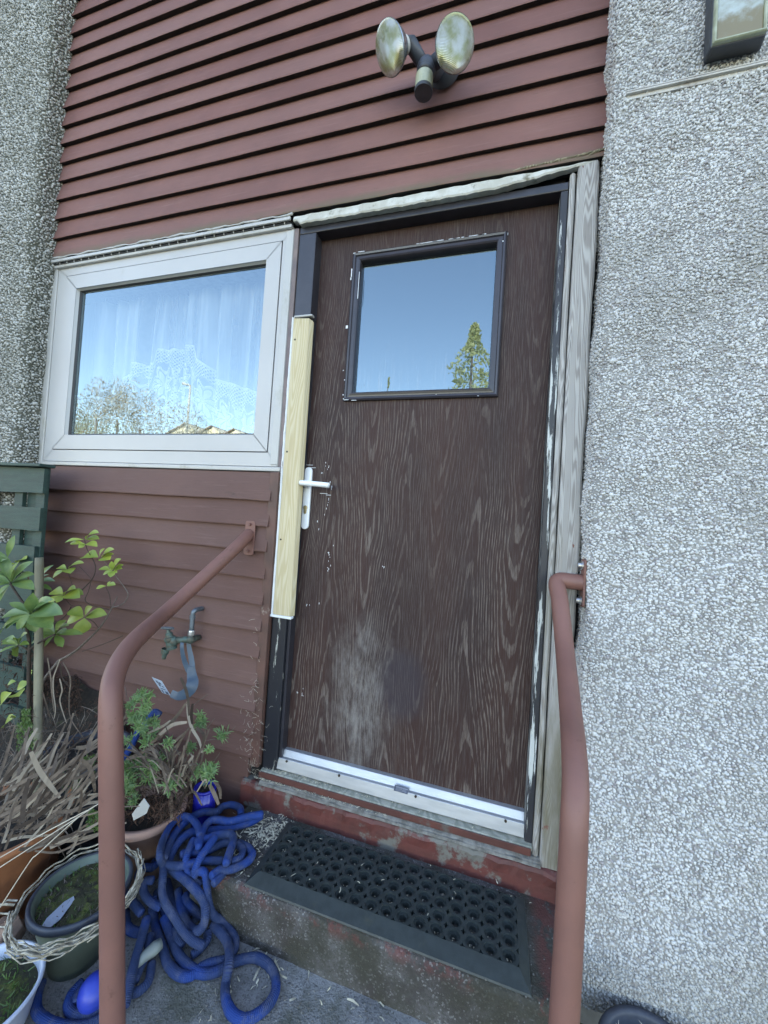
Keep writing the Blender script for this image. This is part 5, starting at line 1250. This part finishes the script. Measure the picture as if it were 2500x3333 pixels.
# soil bed that carries the left corner
sb = MB(); V = []; F = []; n1, n2 = 34, 16
for i in range(n1+1):
    for j in range(n2+1):
        x = -2.2+i*(1.72/n1); y = -.42+j*(.39/n2); t = (y+.42)/.39; h = max(0, min(1, (-.50-x)/.25))
        V.append((x, y, -.30+.42*t*h+.02*math.sin(x*23+y*17)*h+random.uniform(-.008,.008)*h))
for i in range(n1):
    for j in range(n2): b = i*(n2+1)+j; F.append((b, b+n2+1, b+n2+2, b+1))
o = link('soil_bed', mesh_np('soil_bed', V, F, True), M['soil']); tag(o, kind='structure')

# wood shavings
def shav(mb, r, u, v, z, big):
    p = Vector(atZ(u, v, z)); a = r.uniform(0, 6.3); d = Vector((math.cos(a), math.sin(a), 0)); s = Vector((-d.y, d.x, r.uniform(-.4,.4))); L = r.uniform(.006,.016)*(2.0 if big else 1); wv = r.uniform(.0007,.0016)*(1.9 if big else 1)
    hgt = r.uniform(.0005,.003); e = d+Vector((r.uniform(-.6,.6), r.uniform(-.6,.6), 0)); mb.ribbon([p, p+d*L*.5+Vector((0,0,hgt)), p+d*L*.5+e*L*.5+Vector((0,0,hgt*.3))], [s]*3, [wv*r.uniform(.3,1), wv, wv*r.uniform(.2,.9)])
mbx = MB(); r = random.Random(17)
for i in range(260): shav(mbx, r, r.gauss(885,50), r.gauss(2705,28), -.155+r.random()*.004, r.random() < .3)
for i in range(110): shav(mbx, r, r.uniform(760,960), r.uniform(2640,2860), -.156, False)
for i in range(120): shav(mbx, r, r.uniform(830,1160), r.uniform(2470,2650), -.0295 if 0 else -.036, False) if False else None
for i in range(190):
    t = abs(r.gauss(0,.28)); x = -.045+t*.75; p = Vector((x, r.uniform(-.012,.004), -.034+.002*r.random()))
    a = r.uniform(0,6.3); d = Vector((math.cos(a),math.sin(a),0)); L = r.uniform(.003,.008); mbx.ribbon([p, p+d*L+Vector((0,0,.002))], [(-d.y,d.x,.3)]*2, [.0009]*2)
for i in range(220):
    t = r.random()**1.6; x = -.06+t*.5; p = Vector((x, r.uniform(-.03,-.022), -.0605+.003*r.random()))
    a = r.uniform(0,6.3); d = Vector((math.cos(a),math.sin(a)*.4,0)); L = r.uniform(.003,.009); mbx.ribbon([p, p+d*L+Vector((0,0,.002))], [(-d.y,d.x,.3)]*2, [.001]*2)
for i in range(70): shav(mbx, r, r.uniform(620,1750), r.uniform(3060,3330), -.298, r.random() < .25)
for i in range(24): shav(mbx, r, r.gauss(850,60), r.gauss(3160,40), -.298, r.random() < .4)
for i in range(22): shav(mbx, r, r.uniform(950,1750), r.uniform(2720,3000), -.137, False)
for i in range(16):
    for j in range(5):
        cx = .124+(i+.5)*.0444; cy = -.254+(j+.5)*.0364
        for q_ in range(5):
            p = Vector((cx+r.uniform(-.009,.009), cy+r.uniform(-.008,.008), -.1565)); a = r.uniform(0,6.3); d = Vector((math.cos(a),math.sin(a),0)); L = r.uniform(.002,.007)
            mbx.ribbon([p, p+d*L+Vector((0,0,.001))], [(-d.y,d.x,.2)]*2, [r.uniform(.0006,.0016)]*2)
gr = MB()
for i in range(900):
    p = Vector(atZ(r.uniform(480,1800), r.uniform(3000,3330), -.2995)) if i < 500 else Vector((r.uniform(-.06,.93), -.298+abs(r.gauss(0,.10)), -.1575))
    if p.y > -.03: continue
    if i < 500 and p.y > -.30 and p.x > -.08: continue
    q_ = r.uniform(.0006,.0018); gr.box(p.x-q_, p.x+q_, p.y-q_*.8, p.y+q_*.8, p.z, p.z+q_*1.2)
tag(gr.build('grit', M['greymortar']), 'fine grey grit scattered over the step and path', 'grit', kind='stuff')
tag(mbx.build('wood_shavings', M['shaving']), 'pale pine shavings scattered on the doorstep and sill', 'shavings', kind='stuff')

# ------------------------------------------------------------------ what the panes reflect
def foliage(name, root, c, rx, rz, n, size, m, shape='cone', seed=1):
    rg = np.random.default_rng(seed); t = rg.random(n)**(.75 if shape == 'cone' else 1.)
    if shape == 'cone':
        z = t; rad = (1-z)**.8*rx*(.35+.65*np.sqrt(rg.random(n)))*(1+.35*np.sin(z*26+rg.random(n)))
        a = rg.uniform(0, 2*np.pi, n); P = np.c_[rad*np.cos(a), rad*np.sin(a), z*rz]
    else:
        K = 9; cc_ = rg.normal(size=(K, 3)); cc_ /= np.linalg.norm(cc_, axis=1)[:, None]; cc_ *= .55
        ii = rg.integers(0, K, n); d = rg.normal(size=(n, 3)); d /= np.linalg.norm(d, axis=1)[:, None]
        P = (cc_[ii]+d*(.42*rg.random((n, 1))**.4))*np.array([rx, rx, rz*.5])+np.array([0,0,rz*.5])
    P = P+np.array(c)
    u = rg.normal(size=(n, 3)); u /= np.linalg.norm(u, axis=1)[:, None]; v = np.cross(u, rg.normal(size=(n, 3))); v /= np.linalg.norm(v, axis=1)[:, None]
    s = size*rg.uniform(.6, 1.4, (n, 1)); V = np.stack([P-u*s, P+v*s*.45, P+u*s, P-v*s*.45], 1).reshape(-1, 3); F = np.arange(4*n).reshape(-1, 4)
    return link(name, mesh_fast(name, V, F), m, root)
t1 = thing('garden_tree', (-.5,-12.95,-.65), 'leafy sunlit tree mirrored in the door pane', 'tree')
MB().tube([(-.5,-12.95,-.65),(-.5,-12.95,4),(-.55,-12.95,8.0)], [.12,.08,.02], 10).build('trunk', M['bark'], t1)
foliage('crown', t1, (-.5,-12.95,2.0), 2.1, 6.4, 2300, .085, M['tree_leaf'], 'cone', 3)
t2 = thing('garden_tree', (-2.5,-9,-.65), 'thin bare twig of a young tree mirrored low in the door pane', 'tree')
MB().tube([(-2.5,-9,-.65),(-2.47,-9,2.5),(-2.5,-9,4.9)], [.05,.03,.008], 8).build('trunk', M['bark'], t2)
foliage('crown', t2, (-2.48,-9,3.2), .10, 1.75, 90, .05, M['tree_leaf'], 'cone', 5)
for i, (x, y, zb, zt, rx, mm, lb) in enumerate(((-31,-20,.5,11.0,1.6,'tree_leaf','dark tree at the left of the mirrored row'), (-28.7,-20,3,10.7,1.3,'tree_leaf2','slim russet tree in the mirrored row'), (-26.6,-20,3,10.6,1.2,'tree_leaf2','second slim russet tree in the mirrored row'), (-24.4,-20,2,10.2,1.7,'tree_leaf2','broad autumn tree in the mirrored row'), (-22.0,-21,2,9.0,1.9,'tree_leaf2','rounded autumn tree beside the mirrored lamp post'), (-33.5,-21,0,9,2.6,'tree_leaf','broad green tree beyond the mirrored row'), (-26,-23,0,8.2,4.,'tree_leaf','wide low green tree behind the mirrored row'), (-37,-20,0,10.5,3,'tree_leaf2','far left tree of the mirrored row'))):
    tt = thing('far_tree', (x,y,-.65), lb, 'tree', 'trees across the street')
    MB().tube([(x,y,-.65),(x+.1,y,(zb+zt)/2),(x,y,(zt+zb)/2+.3)], [.14,.07,.03], 8).build('trunk', M['bark'], tt)
    foliage('crown', tt, (x,y,zb), rx*1.5, zt-zb, 4200, .062, M[mm], 'round', 50+i)
lp_ = thing('street_lamp', (-22.1,-21.95,-.65), 'pale street lamp post mirrored in the window pane', 'street lamp')
MB().tube([(-22.1,-21.95,-.65),(-22.05,-21.95,10.1)], [.10,.07], 12).build('pole', M['upvc'], lp_)
MB().tube([(-22.05,-21.95,10.1),(-22.6,-21.75,10.2)], [.06,.1], 10).build('lamp_head', M['upvc'], lp_)
for i, (x, zr) in enumerate(((-24.1,7.75), (-22.0,7.62), (-20.2,7.5), (-18.35,7.35))):
    y0 = -24.0-i*.5
    hs = thing('far_house', (x-.7,y0,-.65), ('cream','second cream','third cream','rightmost cream')[i]+' gabled house of the terrace mirrored in the window', 'house', 'terrace across the street')
    xa, xb = x-1.9, x+.65
    MB().add([(xa,y0,-.65),(xb,y0,-.65),(xb,y0,zr-.45),(x,y0,zr),(xa,y0,zr-.85),(xa,y0-6,-.65),(xb,y0-6,-.65),(xb,y0-6,zr-.45),(x,y0-6,zr),(xa,y0-6,zr-.85)],
             [(4,3,2,1,0),(5,6,7,8,9),(0,5,9,4),(1,2,7,6),(4,9,8,3),(3,8,7,2)]).build('wall', M['wall_far' if i%2 else 'wall_far2'], hs)
    MB().add([(xa-.1,y0+.2,zr-.86),(x,y0+.2,zr+.03),(x,y0-6,zr+.03),(xa-.1,y0-6,zr-.86)], [(0,1,2,3)]).build('roof', M['roof_far'], hs, solid=.08)
    MB().box(x-1.4, x-.6, y0+.01, y0+.05, 4.0, 5.2).build('window', M['gasket'], hs)
